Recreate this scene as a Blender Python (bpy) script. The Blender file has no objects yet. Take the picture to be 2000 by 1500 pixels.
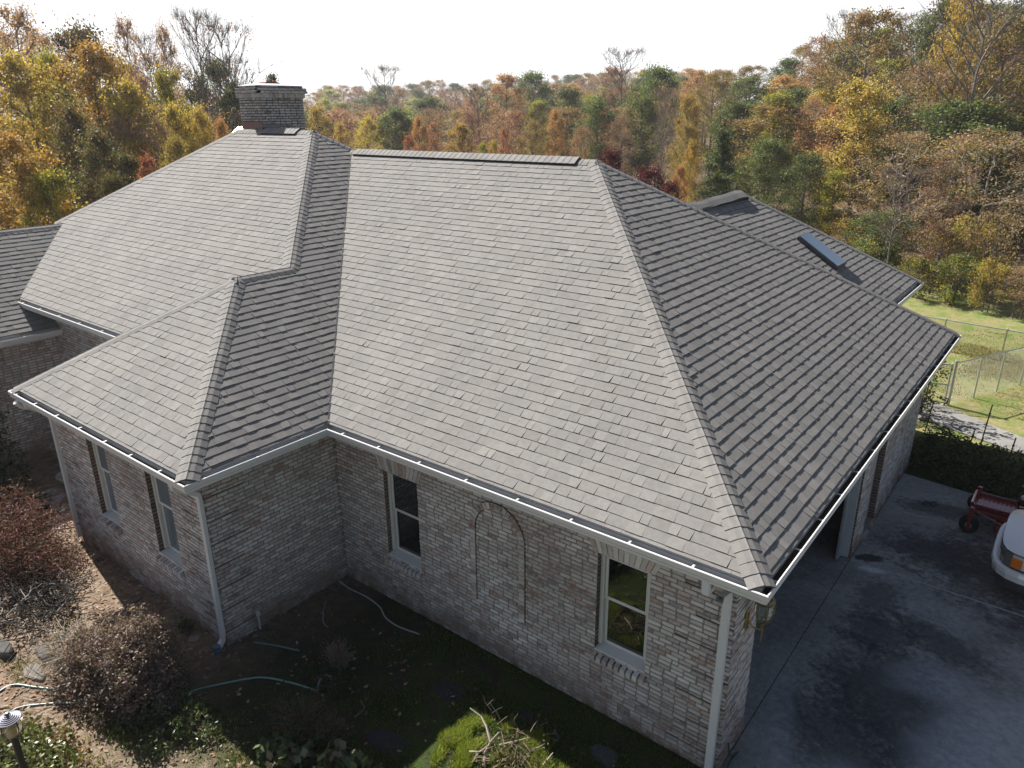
import bpy, math, random
import numpy as np
from mathutils import Vector, Matrix

# ------------------------------------------------------------------ camera
scene = bpy.context.scene
COL = scene.collection
CAM = Vector((8.441, -6.261, 4.459))
CR = Vector((0.7877, 0.6160, -0.0062)).normalized()
CF = Vector((-0.5797, 0.7374, -0.3464)).normalized()
CR = (CR - CF * CR.dot(CF)).normalized()
CU = CR.cross(CF)
cam_data = bpy.data.cameras.new("camera")
cam = bpy.data.objects.new("camera", cam_data)
COL.objects.link(cam)
cam_data.sensor_width = 36.0
cam_data.lens = 26.01
cam_data.clip_start = 0.1
cam_data.clip_end = 5000.0
cam.matrix_world = Matrix(((CR.x, CU.x, -CF.x, CAM.x), (CR.y, CU.y, -CF.y, CAM.y), (CR.z, CU.z, -CF.z, CAM.z), (0, 0, 0, 1)))
scene.camera = cam
# ------------------------------------------------------------------ light
SUN_DIR = Vector((-3.27, 0.55, 2.95)).normalized()      # towards the sun
EL = math.asin(SUN_DIR.z)
AZ = math.atan2(SUN_DIR.x, SUN_DIR.y)
world = bpy.data.worlds.new("World")
scene.world = world
world.use_nodes = True
nt = world.node_tree
sky = nt.nodes.new("ShaderNodeTexSky")
sky.sky_type = 'NISHITA'
sky.sun_disc = False
sky.sun_elevation = EL
sky.sun_rotation = AZ
sky.altitude = 200
sky.air_density = 1.0
sky.dust_density = 2.0
sky.ozone_density = 1.0
nt.nodes["Background"].inputs[1].default_value = 0.035
# thin bright haze that whitens the sky towards the horizon
tc = nt.nodes.new("ShaderNodeTexCoord")
sep = nt.nodes.new("ShaderNodeSeparateXYZ")
nt.links.new(tc.outputs["Generated"], sep.inputs[0])
hz = nt.nodes.new("ShaderNodeMapRange")
hz.interpolation_type = 'SMOOTHSTEP'
hz.inputs["From Min"].default_value = 0.06
hz.inputs["From Max"].default_value = 0.36
hz.inputs["To Min"].default_value = 1.0
hz.inputs["To Max"].default_value = 0.0
nt.links.new(sep.outputs[2], hz.inputs[0])
mxs = nt.nodes.new("ShaderNodeMix")
mxs.data_type = 'RGBA'
# the haze glows on the side of the sun and thins out opposite it
dt = nt.nodes.new("ShaderNodeVectorMath")
dt.operation = 'DOT_PRODUCT'
nt.links.new(tc.outputs["Generated"], dt.inputs[0])
dt.inputs[1].default_value = (-0.95, 0.31, 0)
hs = nt.nodes.new("ShaderNodeMapRange")
hs.interpolation_type = 'SMOOTHSTEP'
hs.inputs["From Min"].default_value = -0.75
hs.inputs["From Max"].default_value = 0.6
hs.inputs["To Min"].default_value = 0.12
hs.inputs["To Max"].default_value = 1.0
nt.links.new(dt.outputs["Value"], hs.inputs[0])
hm = nt.nodes.new("ShaderNodeMath")
hm.operation = 'MULTIPLY'
nt.links.new(hz.outputs[0], hm.inputs[0])
nt.links.new(hs.outputs[0], hm.inputs[1])
nt.links.new(hm.outputs[0], mxs.inputs[0])
nt.links.new(sky.outputs[0], mxs.inputs[6])
mxs.inputs[7].default_value = (15.2, 15.5, 15.8, 1)
nt.links.new(mxs.outputs[2], nt.nodes["Background"].inputs[0])
sun_data = bpy.data.lights.new("sun", 'SUN')
sun_data.energy = 4.9
sun_data.angle = math.radians(0.5)
sun_data.color = (1.0, 0.955, 0.90)
sun = bpy.data.objects.new("sun", sun_data)
COL.objects.link(sun)
sun.rotation_euler = SUN_DIR.to_track_quat('Z', 'Y').to_euler()
sun.location = SUN_DIR * 60
scene.view_settings.view_transform = 'Standard'
scene.view_settings.look = 'None'
scene.view_settings.gamma = 1.0
scene.view_settings.exposure = 1.2
scene.render.engine = 'CYCLES'
scene.cycles.max_bounces = 8
scene.cycles.transparent_max_bounces = 8

rnd = random.Random(7)
npr = np.random.default_rng(11)
GZ = -2.98

# ------------------------------------------------------------------ helpers
def V(*a):
    return Vector(a)

def ray(px, py):
    return (CF + CR * ((px - 1000) / 1445.0) - CU * ((py - 750) / 1445.0))

def at_z(px, py, z):
    d = ray(px, py)
    return CAM + d * ((z - CAM.z) / d.z)

def at_dist(px, py, dist):
    d = ray(px, py)
    return CAM + d * (dist / math.hypot(d.x, d.y))

class MB:
    """collects faces with a colour per face and builds ONE mesh object"""
    def __init__(self):
        self.v, self.f, self.t, self.m = [], [], [], []
    def face(self, pts, t=(1, 1, 1), m=0):
        i = len(self.v)
        self.v.extend([tuple(p) for p in pts])
        self.f.append(tuple(range(i, i + len(pts))))
        self.t.append(t)
        self.m.append(m)
    def mesh(self, verts, faces, t=(1, 1, 1), m=0):
        i = len(self.v)
        self.v.extend([tuple(p) for p in verts])
        for f in faces:
            self.f.append(tuple(i + k for k in f))
            self.t.append(t)
            self.m.append(m)
    def box(self, c, s, t=(1, 1, 1), m=0, X=V(1, 0, 0), Y=V(0, 1, 0), Z=V(0, 0, 1)):
        c = Vector(c)
        vs = [c + X * (s[0] / 2 * a) + Y * (s[1] / 2 * b) + Z * (s[2] / 2 * d) for d in (-1, 1) for b in (-1, 1) for a in (-1, 1)]
        self.mesh(vs, [(0, 2, 3, 1), (4, 5, 7, 6), (0, 1, 5, 4), (2, 6, 7, 3), (0, 4, 6, 2), (1, 3, 7, 5)], t, m)
    def bbox(self, c, s, bev=0.01, t=(1, 1, 1), m=0, X=V(1, 0, 0), Y=V(0, 1, 0), Z=V(0, 0, 1)):
        """box with chamfered edges"""
        c = Vector(c)
        hx, hy, hz = s[0] / 2, s[1] / 2, s[2] / 2
        b = min(bev, hx * .9, hy * .9, hz * .9)
        vs, idx = [], {}
        for sx in (-1, 1):
            for sy in (-1, 1):
                for sz in (-1, 1):
                    for ax in range(3):
                        p = [sx * (hx - b), sy * (hy - b), sz * (hz - b)]
                        p[ax] = (sx * hx, sy * hy, sz * hz)[ax]
                        idx[(sx, sy, sz, ax)] = len(vs)
                        vs.append(c + X * p[0] + Y * p[1] + Z * p[2])
        fs = []
        for ax in range(3):
            o = [i for i in range(3) if i != ax]
            for sg in (-1, 1):
                q = []
                for (a, bb) in ((-1, -1), (1, -1), (1, 1), (-1, 1)):
                    k = [0, 0, 0]
                    k[ax] = sg; k[o[0]] = a; k[o[1]] = bb
                    q.append(idx[(k[0], k[1], k[2], ax)])
                fs.append(q)
        for ax in range(3):      # edges along ax
            o = [i for i in range(3) if i != ax]
            for a in (-1, 1):
                for bb in (-1, 1):
                    k1 = [0, 0, 0]; k1[o[0]] = a; k1[o[1]] = bb; k1[ax] = -1
                    k2 = list(k1); k2[ax] = 1
                    fs.append((idx[(*k1, o[0])], idx[(*k2, o[0])], idx[(*k2, o[1])], idx[(*k1, o[1])]))
        for sx in (-1, 1):
            for sy in (-1, 1):
                for sz in (-1, 1):
                    fs.append(tuple(idx[(sx, sy, sz, a)] for a in range(3)))
        self.mesh(vs, fs, t, m)
    def tube(self, path, r, sides=6, t=(1, 1, 1), m=0, cap=True):
        path = [Vector(p) for p in path]
        n = len(path)
        rs = r if isinstance(r, (list, tuple)) else [r] * n
        vs, fs = [], []
        prev = None
        for i, p in enumerate(path):
            d = (path[min(i + 1, n - 1)] - path[max(i - 1, 0)])
            if d.length < 1e-9:
                d = V(0, 0, 1)
            d.normalize()
            if prev is None:
                a = d.orthogonal().normalized()
            else:
                a = prev - d * prev.dot(d)
                a = a.normalized() if a.length > 1e-6 else d.orthogonal().normalized()
            prev = a
            b = d.cross(a)
            for k in range(sides):
                w = 2 * math.pi * k / sides
                vs.append(p + (a * math.cos(w) + b * math.sin(w)) * rs[i])
        for i in range(n - 1):
            for k in range(sides):
                k2 = (k + 1) % sides
                fs.append((i * sides + k, i * sides + k2, (i + 1) * sides + k2, (i + 1) * sides + k))
        if cap:
            fs.append(tuple(range(sides))[::-1])
            fs.append(tuple((n - 1) * sides + k for k in range(sides)))
        self.mesh(vs, fs, t, m)
    def lathe(self, prof, c=V(0, 0, 0), sides=20, t=(1, 1, 1), m=0, axis='Z', sx=1.0, sy=1.0):
        """prof: (radius, height) list"""
        vs, fs = [], []
        c = Vector(c)
        n = len(prof)
        for (r, h) in prof:
            for k in range(sides):
                w = 2 * math.pi * k / sides
                a, b = r * math.cos(w) * sx, r * math.sin(w) * sy
                vs.append(c + (V(a, b, h) if axis == 'Z' else V(h, a, b) if axis == 'X' else V(a, h, b)))
        for i in range(n - 1):
            for k in range(sides):
                k2 = (k + 1) % sides
                fs.append((i * sides + k, i * sides + k2, (i + 1) * sides + k2, (i + 1) * sides + k))
        fs.append(tuple(range(sides))[::-1])
        fs.append(tuple((n - 1) * sides + k for k in range(sides)))
        self.mesh(vs, fs, t, m)
    def sweep(self, prof, path, t=(1, 1, 1), m=0, closed_prof=True, side=1):
        """prof (out, up) along a level polyline with mitred corners; out is to the right of travel * side"""
        path = [Vector(p) for p in path]
        n = len(path)
        k = len(prof)
        vs = []
        for i, p in enumerate(path):
            d1 = (path[i] - path[i - 1]).normalized() if i > 0 else (path[1] - path[0]).normalized()
            d2 = (path[i + 1] - path[i]).normalized() if i < n - 1 else d1
            n1 = V(d1.y, -d1.x, 0) * side
            n2 = V(d2.y, -d2.x, 0) * side
            mm = (n1 + n2)
            mm = mm / max(1e-6, (1 + n1.dot(n2)))
            for (o, u) in prof:
                vs.append(p + mm * o + V(0, 0, u))
        fs = []
        kk = k if closed_prof else k - 1
        for i in range(n - 1):
            for j in range(kk):
                j2 = (j + 1) % k
                fs.append((i * k + j, i * k + j2, (i + 1) * k + j2, (i + 1) * k + j))
        if closed_prof:
            fs.append(tuple(range(k)))
            fs.append(tuple((n - 1) * k + j for j in range(k))[::-1])
        self.mesh(vs, fs, t, m)
    def build(self, name, mats, parent=None, smooth=False, label=None):
        me = bpy.data.meshes.new(name)
        me.from_pydata(self.v, [], self.f)
        if not isinstance(mats, (list, tuple)):
            mats = [mats]
        for mt in mats:
            me.materials.append(mt)
        nf = len(self.f)
        at = me.attributes.new("tint", 'FLOAT_COLOR', 'FACE')
        c = np.ones((nf, 4), dtype=np.float32)
        c[:, :3] = np.array(self.t, dtype=np.float32).reshape(nf, 3)
        at.data.foreach_set("color", c.ravel())
        me.polygons.foreach_set("material_index", np.array(self.m, dtype=np.int32))
        if smooth:
            me.polygons.foreach_set("use_smooth", np.ones(nf, dtype=bool))
        me.update()
        o = bpy.data.objects.new(name, me)
        COL.objects.link(o)
        if parent is not None:
            o.parent = parent
            o.matrix_parent_inverse = Matrix.Translation(-Vector(parent.location)) if parent.type == 'EMPTY' else Matrix.Identity(4)
        if label:
            o['label'] = label
        return o

def link(o, parent=None):
    COL.objects.link(o)
    o.parent = parent
    return o

def thing(name, label, cat, loc=(0, 0, 0), group=None):
    o = bpy.data.objects.new(name, None)
    o.empty_display_size = 0.2
    COL.objects.link(o)
    o.location = loc
    o['label'] = label
    o['category'] = cat
    if group:
        o['group'] = group
    return o

def tag(o, label, cat, group=None):
    o['label'] = label
    o['category'] = cat
    if group:
        o['group'] = group
    return o

def structure(o):
    o['kind'] = 'structure'
    return o

# ------------------------------------------------------------------ materials
def new_mat(name):
    m = bpy.data.materials.new(name)
    m.use_nodes = True
    return m, m.node_tree, m.node_tree.nodes["Principled BSDF"]

def N(t, typ, **kw):
    n = t.nodes.new(typ)
    for k, v in kw.items():
        setattr(n, k, v)
    return n

def noise(t, scale, detail=4, rough=.6, vec=None, dist=0.0):
    n = N(t, "ShaderNodeTexNoise")
    n.inputs["Scale"].default_value = scale
    n.inputs["Detail"].default_value = detail
    n.inputs["Roughness"].default_value = rough
    n.inputs["Distortion"].default_value = dist
    if vec is not None:
        t.links.new(vec, n.inputs["Vector"])
    return n.outputs["Fac"]

def ramp(t, fac, stops):
    r = N(t, "ShaderNodeValToRGB")
    e = r.color_ramp.elements
    while len(e) > 1:
        e.remove(e[-1])
    e[0].position, e[0].color = stops[0][0], (*stops[0][1], 1)
    for p, c in stops[1:]:
        x = e.new(p)
        x.color = (*c, 1)
    t.links.new(fac, r.inputs[0])
    return r.outputs[0]

def mix(t, fac, a, b, mode='MIX'):
    n = N(t, "ShaderNodeMix", data_type='RGBA', blend_type=mode)
    for s, v in (("Factor", fac), ("A", a), ("B", b)):
        i = [x for x in n.inputs if x.name == s and (x.type == 'RGBA' or s == "Factor" and x.type == 'VALUE')][0]
        if isinstance(v, (int, float)):
            i.default_value = v
        elif isinstance(v, tuple):
            i.default_value = (*v, 1)
        else:
            t.links.new(v, i)
    return [x for x in n.outputs if x.type == 'RGBA'][0]

def math_(t, op, a, b=None, clamp=False):
    n = N(t, "ShaderNodeMath", operation=op, use_clamp=clamp)
    for i, v in enumerate((a, b)):
        if v is None:
            continue
        if isinstance(v, (int, float)):
            n.inputs[i].default_value = v
        else:
            t.links.new(v, n.inputs[i])
    return n.outputs[0]

def attr(t, name="tint"):
    a = N(t, "ShaderNodeAttribute", attribute_name=name)
    return a.outputs["Color"]

def bump(t, b, h, strength=.3, dist=.01):
    n = N(t, "ShaderNodeBump")
    n.inputs["Strength"].default_value = strength
    n.inputs["Distance"].default_value = dist
    t.links.new(h, n.inputs["Height"])
    t.links.new(n.outputs[0], b.inputs["Normal"])

def geo_pos(t):
    return N(t, "ShaderNodeNewGeometry").outputs["Position"]

def obj_pos(t):
    return N(t, "ShaderNodeTexCoord").outputs["Object"]

MATS = {}
def tinted(name, rough=.7, n_scale=8, n_amt=.25, spec=.3, metal=0.0, bump_scale=None, bump_s=.2, coat=0.0, bump_d=.005):
    """colour comes from the face tint, broken up by noise"""
    m, t, b = new_mat(name)
    p = obj_pos(t)
    f = noise(t, n_scale, 5, .65, p)
    k = N(t, "ShaderNodeMapRange")
    k.inputs["From Min"].default_value = .25
    k.inputs["From Max"].default_value = .75
    k.inputs["To Min"].default_value = 1 - n_amt
    k.inputs["To Max"].default_value = 1 + n_amt
    t.links.new(f, k.inputs[0])
    v = N(t, "ShaderNodeVectorMath", operation='SCALE')
    t.links.new(attr(t), v.inputs[0])
    t.links.new(k.outputs[0], v.inputs["Scale"])
    t.links.new(v.outputs[0], b.inputs["Base Color"])
    b.inputs["Roughness"].default_value = rough
    b.inputs["Specular IOR Level"].default_value = spec
    b.inputs["Metallic"].default_value = metal
    b.inputs["Coat Weight"].default_value = coat
    if bump_scale:
        bump(t, b, noise(t, bump_scale, 4, .6, p), bump_s, bump_d)
    MATS[name] = m
    return m

# shingles: tint per tab, mineral granules, faint streaks down the slope
m, t, b = new_mat("asphalt_shingle")
p = obj_pos(t)
g = noise(t, 420, 2, .7, p)
s1 = noise(t, 1.1, 4, .6, p)
col = mix(t, 1.0, attr(t), ramp(t, g, [(.25, (.62, .62, .63)), (.5, (1, 1, 1)), (.8, (1.35, 1.33, 1.3))]), 'MULTIPLY')
col = mix(t, 1.0, col, ramp(t, s1, [(.3, (.90, .90, .91)), (.7, (1.07, 1.06, 1.05))]), 'MULTIPLY')
s2 = noise(t, 17, 3, .6, p)
col = mix(t, 1.0, col, ramp(t, s2, [(.3, (.91, .91, .91)), (.7, (1.08, 1.08, 1.08))]), 'MULTIPLY')
t.links.new(col, b.inputs["Base Color"])
b.inputs["Roughness"].default_value = .92
b.inputs["Specular IOR Level"].default_value = .25
bump(t, b, g, .25, .002)
M_SHINGLE = m

# whitewashed brick
m, t, b = new_mat("whitewashed_brick")
p = obj_pos(t)
w = noise(t, 22, 5, .75, p)
w2 = noise(t, 1.3, 4, .6, p)
col = mix(t, ramp(t, w, [(.46, (0, 0, 0)), (.62, (.5, .5, .5))]), attr(t), (.68, .66, .635))
col = mix(t, ramp(t, noise(t, 48, 4, .7, p), [(.60, (0, 0, 0)), (.72, (.5, .5, .5))]), col, (.10, .09, .085))
col = mix(t, 1.0, col, ramp(t, w2, [(.3, (.82, .79, .77)), (.65, (1.06, 1.06, 1.06))]), 'MULTIPLY')
# soil splash near the ground
z = N(t, "ShaderNodeSeparateXYZ")
t.links.new(geo_pos(t), z.inputs[0])
splash = N(t, "ShaderNodeMapRange")
splash.inputs["From Min"].default_value = GZ
splash.inputs["From Max"].default_value = GZ + .62
splash.inputs["To Min"].default_value = .95
splash.inputs["To Max"].default_value = 0
t.links.new(z.outputs[2], splash.inputs[0])
col = mix(t, math_(t, 'MULTIPLY', splash.outputs[0], ramp(t, noise(t, 2.4, 5, .65, p), [(.36, (.05, .05, .05)), (.56, (1, 1, 1))]), True), col, (.17, .10, .06))
t.links.new(col, b.inputs["Base Color"])
b.inputs["Roughness"].default_value = .9
b.inputs["Specular IOR Level"].default_value = .2
bump(t, b, w, .5, .006)
M_BRICK = m

M_MORTAR = tinted("mortar", .95, 15, .3, .1, bump_scale=60)
M_TRIM = tinted("white_painted_metal", .35, 3, .05, .5)
M_WOOD = tinted("painted_wood", .5, 5, .07, .4)
M_DARK = tinted("dark_matter", .9, 10, .3, .1)
M_DEBRIS = tinted("gutter_debris", .95, 25, .6, .1, bump_scale=60, bump_s=.8)
M_METAL = tinted("galvanised_metal", .4, 12, .15, .5, metal=.8)
M_PAINT = tinted("vehicle_paint", .16, 2, .02, .5, coat=.8)
M_PLASTIC = tinted("plastic", .5, 4, .08, .4)
M_RUBBER = tinted("rubber", .85, 12, .2, .2)
M_CONC = tinted("stone", .9, 14, .3, .2, bump_scale=30, bump_s=.4)
M_HOSE = tinted("hose_rubber", .35, 6, .12, .5)
M_BRASS = tinted("brass", .35, 14, .25, .5, metal=.9)

def glass_mat(name, base, rough=.02, ior=1.7, spec=.6):
    m, t, b = new_mat(name)
    b.inputs["Base Color"].default_value = (*base, 1)
    b.inputs["Roughness"].default_value = rough
    b.inputs["IOR"].default_value = ior
    b.inputs["Specular IOR Level"].default_value = spec
    bump(t, b, noise(t, 1.6, 1, .4, obj_pos(t)), .04, .02)
    return m
M_GLASS = glass_mat("window_glass", (.006, .007, .008), .015, 1.95)
M_GLASSB = glass_mat("window_glass_with_blind", (.14, .18, .21), .04, 1.6)
M_SKYL = glass_mat("skylight_glass", (.11, .165, .24), .04, 2.0)
m, t, b = new_mat("clear_lens")
b.inputs["Base Color"].default_value = (.75, .78, .74, 1)
b.inputs["Roughness"].default_value = .05
b.inputs["Transmission Weight"].default_value = .9
b.inputs["IOR"].default_value = 1.35
M_LENS = m
M_LENSP = tinted("lamp_plastic", .08, 40, .25, .6, coat=.8)
M_AMBER = tinted("amber_lens", .12, 30, .2, .6, coat=.5)

# leaves: tint per leaf, light passes through
def leaf_mat(name, trans=.38, rough=.55, spec=.25, var=.12, gain=1.0):
    m, t, b = new_mat(name)
    a = attr(t)
    oi = N(t, "ShaderNodeObjectInfo")
    h = N(t, "ShaderNodeHueSaturation")
    mr = N(t, "ShaderNodeMapRange")
    mr.inputs["To Min"].default_value = .5 - .018
    mr.inputs["To Max"].default_value = .5 + .018
    t.links.new(oi.outputs["Random"], mr.inputs[0])
    t.links.new(mr.outputs[0], h.inputs["Hue"])
    mv = N(t, "ShaderNodeMapRange")
    mv.inputs["To Min"].default_value = (1 - var) * gain
    mv.inputs["To Max"].default_value = (1 + var) * gain
    t.links.new(oi.outputs["Random"], mv.inputs[0])
    t.links.new(mv.outputs[0], h.inputs["Value"])
    t.links.new(a, h.inputs["Color"])
    t.links.new(h.outputs[0], b.inputs["Base Color"])
    b.inputs["Roughness"].default_value = rough
    b.inputs["Specular IOR Level"].default_value = spec
    tr = N(t, "ShaderNodeBsdfTranslucent")
    t.links.new(mix(t, 1.0, h.outputs[0], (1.5, 1.35, .9), 'MULTIPLY'), tr.inputs[0])
    mx = N(t, "ShaderNodeMixShader")
    mx.inputs[0].default_value = trans
    t.links.new(b.outputs[0], mx.inputs[1])
    t.links.new(tr.outputs[0], mx.inputs[2])
    t.links.new(mx.outputs[0], t.nodes["Material Output"].inputs[0])
    return m
M_LEAF = leaf_mat("autumn_leaves", .36, gain=1.3)
M_GLOSSLEAF = leaf_mat("glossy_leaves", .2, .38, .45, .05)
M_DULLLEAF = leaf_mat("dull_leaves", .2, .7, .2, .05)
M_GRASS = leaf_mat("grass_blades", .4, .6, .2, .05)
M_BARK = tinted("bark", .9, 6, .4, .15, bump_scale=14, bump_s=.6, bump_d=.02)
M_TWIG = tinted("twigs", .85, 12, .3, .15)

# ------------------------------------------------------------------ ground
def smooth(a, b, x):
    x = min(1, max(0, (x - a) / (b - a)))
    return x * x * (3 - 2 * x)

def ground_h(x, y):
    dx, dy = x - CAM.x, y - CAM.y
    d = math.hypot(dx, dy)
    brg = math.degrees(math.atan2(dx, dy))         # 0 = +Y, negative to the left
    h = GZ
    right = smooth(-42, -14, brg) * (1 - smooth(45, 80, brg))
    h += 7.0 * smooth(46, 120, d) * right
    mid = smooth(-68, -50, brg) * (1 - smooth(60, 90, brg))
    h += 3.0 * smooth(110, 230, d) * mid
    h += 2.5 * smooth(45, 90, d) * (1 - smooth(-70, -50, brg)) * smooth(-130, -100, brg)
    h += 2.0 * smooth(250, 900, d)
    h += .25 * math.sin(x * .11 + 1) * math.cos(y * .13) * smooth(22, 40, math.hypot(x, y))
    # planting bed in front of the wing and the brush mound
    h += .12 * math.exp(-((x + 3.4) ** 2 / 6 + (y + 3.7) ** 2 / 1.5))
    h += .10 * math.exp(-((x - 4.1) ** 2 / .8 + (y + 1.3) ** 2 / .7))
    return h

mb = MB()
rings = [0.0] + [i * .6 for i in range(1, 56)]
while rings[-1] < 420:
    rings.append(rings[-1] * 1.09)
SEG = 150
gv, gf = [], []
for r in rings:
    for k in range(SEG):
        a = 2 * math.pi * k / SEG
        x, y = r * math.cos(a), r * math.sin(a)
        gv.append((x, y, ground_h(x, y)))
for i in range(len(rings) - 1):
    for k in range(SEG):
        k2 = (k + 1) % SEG
        gf.append((i * SEG + k, (i + 1) * SEG + k, (i + 1) * SEG + k2, i * SEG + k2))
mb.mesh(gv, gf)
m, t, b = new_mat("yard_soil_and_lawn")
p = geo_pos(t)
sx = N(t, "ShaderNodeSeparateXYZ")
t.links.new(p, sx.inputs[0])
n1 = noise(t, .9, 5, .65, p)
n2 = noise(t, 6, 5, .7, p)
n3 = noise(t, 38, 4, .7, p)
n4 = noise(t, 2.2, 6, .7, p, .4)
soil = ramp(t, n2, [(.25, (.12, .085, .06)), (.5, (.24, .18, .13)), (.75, (.37, .295, .23))])
shade_x = N(t, 'ShaderNodeMapRange')
shade_x.inputs['From Min'].default_value = -.9
shade_x.inputs['From Max'].default_value = .5
t.links.new(math_(t, 'ADD', sx.outputs[0], math_(t, 'MULTIPLY', math_(t, 'SUBTRACT', n1, .5), 1.6)), shade_x.inputs[0])
shade_y = N(t, 'ShaderNodeMapRange')
shade_y.inputs['From Min'].default_value = -3.3
shade_y.inputs['From Max'].default_value = -2.6
t.links.new(math_(t, 'ADD', sx.outputs[1], math_(t, 'MULTIPLY', math_(t, 'SUBTRACT', n1, .5), .8)), shade_y.inputs[0])
soil_shade = math_(t, 'MULTIPLY', shade_x.outputs[0], shade_y.outputs[0])  # house shade painted into the soil colour over the shadowed yard
soil = mix(t, soil_shade, soil, ramp(t, n2, [(.3, (.026, .021, .017)), (.7, (.060, .047, .037))]))
soil = mix(t, 1.0, soil, ramp(t, n3, [(.3, (.6, .58, .56)), (.5, (1, 1, 1)), (.72, (1.45, 1.4, 1.35))]), 'MULTIPLY')
moss = ramp(t, n3, [(.3, (.02, .032, .009)), (.7, (.06, .088, .022))])
lawn = ramp(t, n2, [(.25, (.15, .155, .055)), (.5, (.25, .225, .105)), (.75, (.34, .275, .155))])
lawn = mix(t, ramp(t, n4, [(.45, (0, 0, 0)), (.62, (1, 1, 1))]), lawn, (.13, .20, .045))
lawn = mix(t, 1.0, lawn, ramp(t, n3, [(.3, (.72, .72, .7)), (.7, (1.25, 1.25, 1.2))]), 'MULTIPLY')
forest = ramp(t, n2, [(.3, (.05, .036, .022)), (.7, (.15, .10, .055))])
# front yard: bare soil on the left, thin green cover towards the right
gx = N(t, "ShaderNodeMapRange")
gx.inputs["From Min"].default_value = -.6
gx.inputs["From Max"].default_value = 2.6
t.links.new(sx.outputs[0], gx.inputs[0])
cover = math_(t, 'MULTIPLY', gx.outputs[0], math_(t, 'MULTIPLY', math_(t, 'SUBTRACT', n4, .36), 6.0, True), True)
cover2 = math_(t, 'MULTIPLY', math_(t, 'SUBTRACT', n1, .60), 9.0, True)
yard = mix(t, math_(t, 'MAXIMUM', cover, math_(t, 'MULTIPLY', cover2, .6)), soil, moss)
# lawn behind the drive
ly = N(t, "ShaderNodeMapRange")
ly.inputs["From Min"].default_value = 12.2
ly.inputs["From Max"].default_value = 12.9
t.links.new(math_(t, 'ADD', sx.outputs[1], math_(t, 'MULTIPLY', math_(t, 'SUBTRACT', n2, .5), 1.0)), ly.inputs[0])
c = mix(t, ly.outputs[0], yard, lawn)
fy = N(t, "ShaderNodeMapRange")
fy.inputs["From Min"].default_value = 29.0
fy.inputs["From Max"].default_value = 33.0
dist = N(t, "ShaderNodeVectorMath", operation='LENGTH')
sc_ = N(t, "ShaderNodeVectorMath", operation='MULTIPLY')
sc_.inputs[1].default_value = (.9, 1, 0)
t.links.new(p, sc_.inputs[0])
t.links.new(sc_.outputs[0], dist.inputs[0])
t.links.new(math_(t, 'ADD', dist.outputs["Value"], math_(t, 'MULTIPLY', math_(t, 'SUBTRACT', n1, .5), 8.0)), fy.inputs[0])
c = mix(t, fy.outputs[0], c, forest)
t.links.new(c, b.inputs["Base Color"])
b.inputs["Roughness"].default_value = .97
b.inputs["Specular IOR Level"].default_value = .1
bump(t, b, n3, .8, .03)
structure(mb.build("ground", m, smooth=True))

# concrete driveway and path: sheets a few mm above the ground
def slab(name, outline, z, mat, th=.10):
    mb = MB()
    top = [V(x, y, z) for x, y in outline]
    mb.face(top)
    for i in range(len(top)):
        a, b2 = top[i], top[(i + 1) % len(top)]
        mb.face([a, a - V(0, 0, th), b2 - V(0, 0, th), b2])
    return structure(mb.build(name, mat))

m, t, b = new_mat("stained_concrete")
p = geo_pos(t)
n1 = noise(t, .55, 6, .62, p, .3)
n2 = noise(t, 2.5, 6, .7, p, .6)
n3 = noise(t, 30, 4, .7, p)
n5 = noise(t, 11, 6, .75, p)
c = ramp(t, n3, [(.3, (.29, .285, .275)), (.7, (.40, .39, .375))])
# pale scoured patches and black rubber and oil stains, each with its own place
def blob(cx, cy, rx, ry, ang=0.0, soft=.5, warp=1.1):
    mp = N(t, "ShaderNodeMapping", vector_type='TEXTURE')
    mp.inputs["Location"].default_value = (cx, cy, GZ)
    mp.inputs["Rotation"].default_value = (0, 0, ang)
    mp.inputs["Scale"].default_value = (rx, ry, 1000)
    t.links.new(p, mp.inputs[0])
    l = N(t, "ShaderNodeVectorMath", operation='LENGTH')
    t.links.new(mp.outputs[0], l.inputs[0])
    d = math_(t, 'ADD', l.outputs["Value"], math_(t, 'MULTIPLY', math_(t, 'SUBTRACT', n2, .5), warp * 1.7))
    d = math_(t, 'ADD', d, math_(t, 'MULTIPLY', math_(t, 'SUBTRACT', n5, .5), 1.5))
    r = N(t, "ShaderNodeMapRange", interpolation_type='SMOOTHSTEP')
    r.inputs["From Min"].default_value = 1 - soft
    r.inputs["From Max"].default_value = 1 + soft
    r.inputs["To Min"].default_value = 1
    r.inputs["To Max"].default_value = 0
    t.links.new(d, r.inputs[0])
    return r.outputs[0]
c = mix(t, ramp(t, n1, [(.42, (0, 0, 0)), (.66, (.75, .75, .75))]), c, (.175, .172, .167))
STAINS = [(7.55, 2.9, .75, 1.1, .35, .8), (7.25, 1.9, .6, .9, .4, .7), (7.1, 4.3, .5, .5, .2, .75), (7.9, 4.6, .7, .3, -.5, .7), (8.7, 7.2, 1.5, 1.2, .1, .85), (7.4, 7.2, .9, .55, .2, .85), (6.9, 5.2, .35, .6, .0, .6),
          (8.0, 1.0, .8, .5, .4, .7), (7.2, 8.9, .7, .3, .2, .75), (9.4, 5.4, 1.0, .5, -.4, .6)]
for (cx, cy, rx, ry, an, k) in STAINS:
    c = mix(t, math_(t, 'MULTIPLY', blob(cx, cy, rx, ry, an), k), c, (.052, .052, .054))
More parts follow.
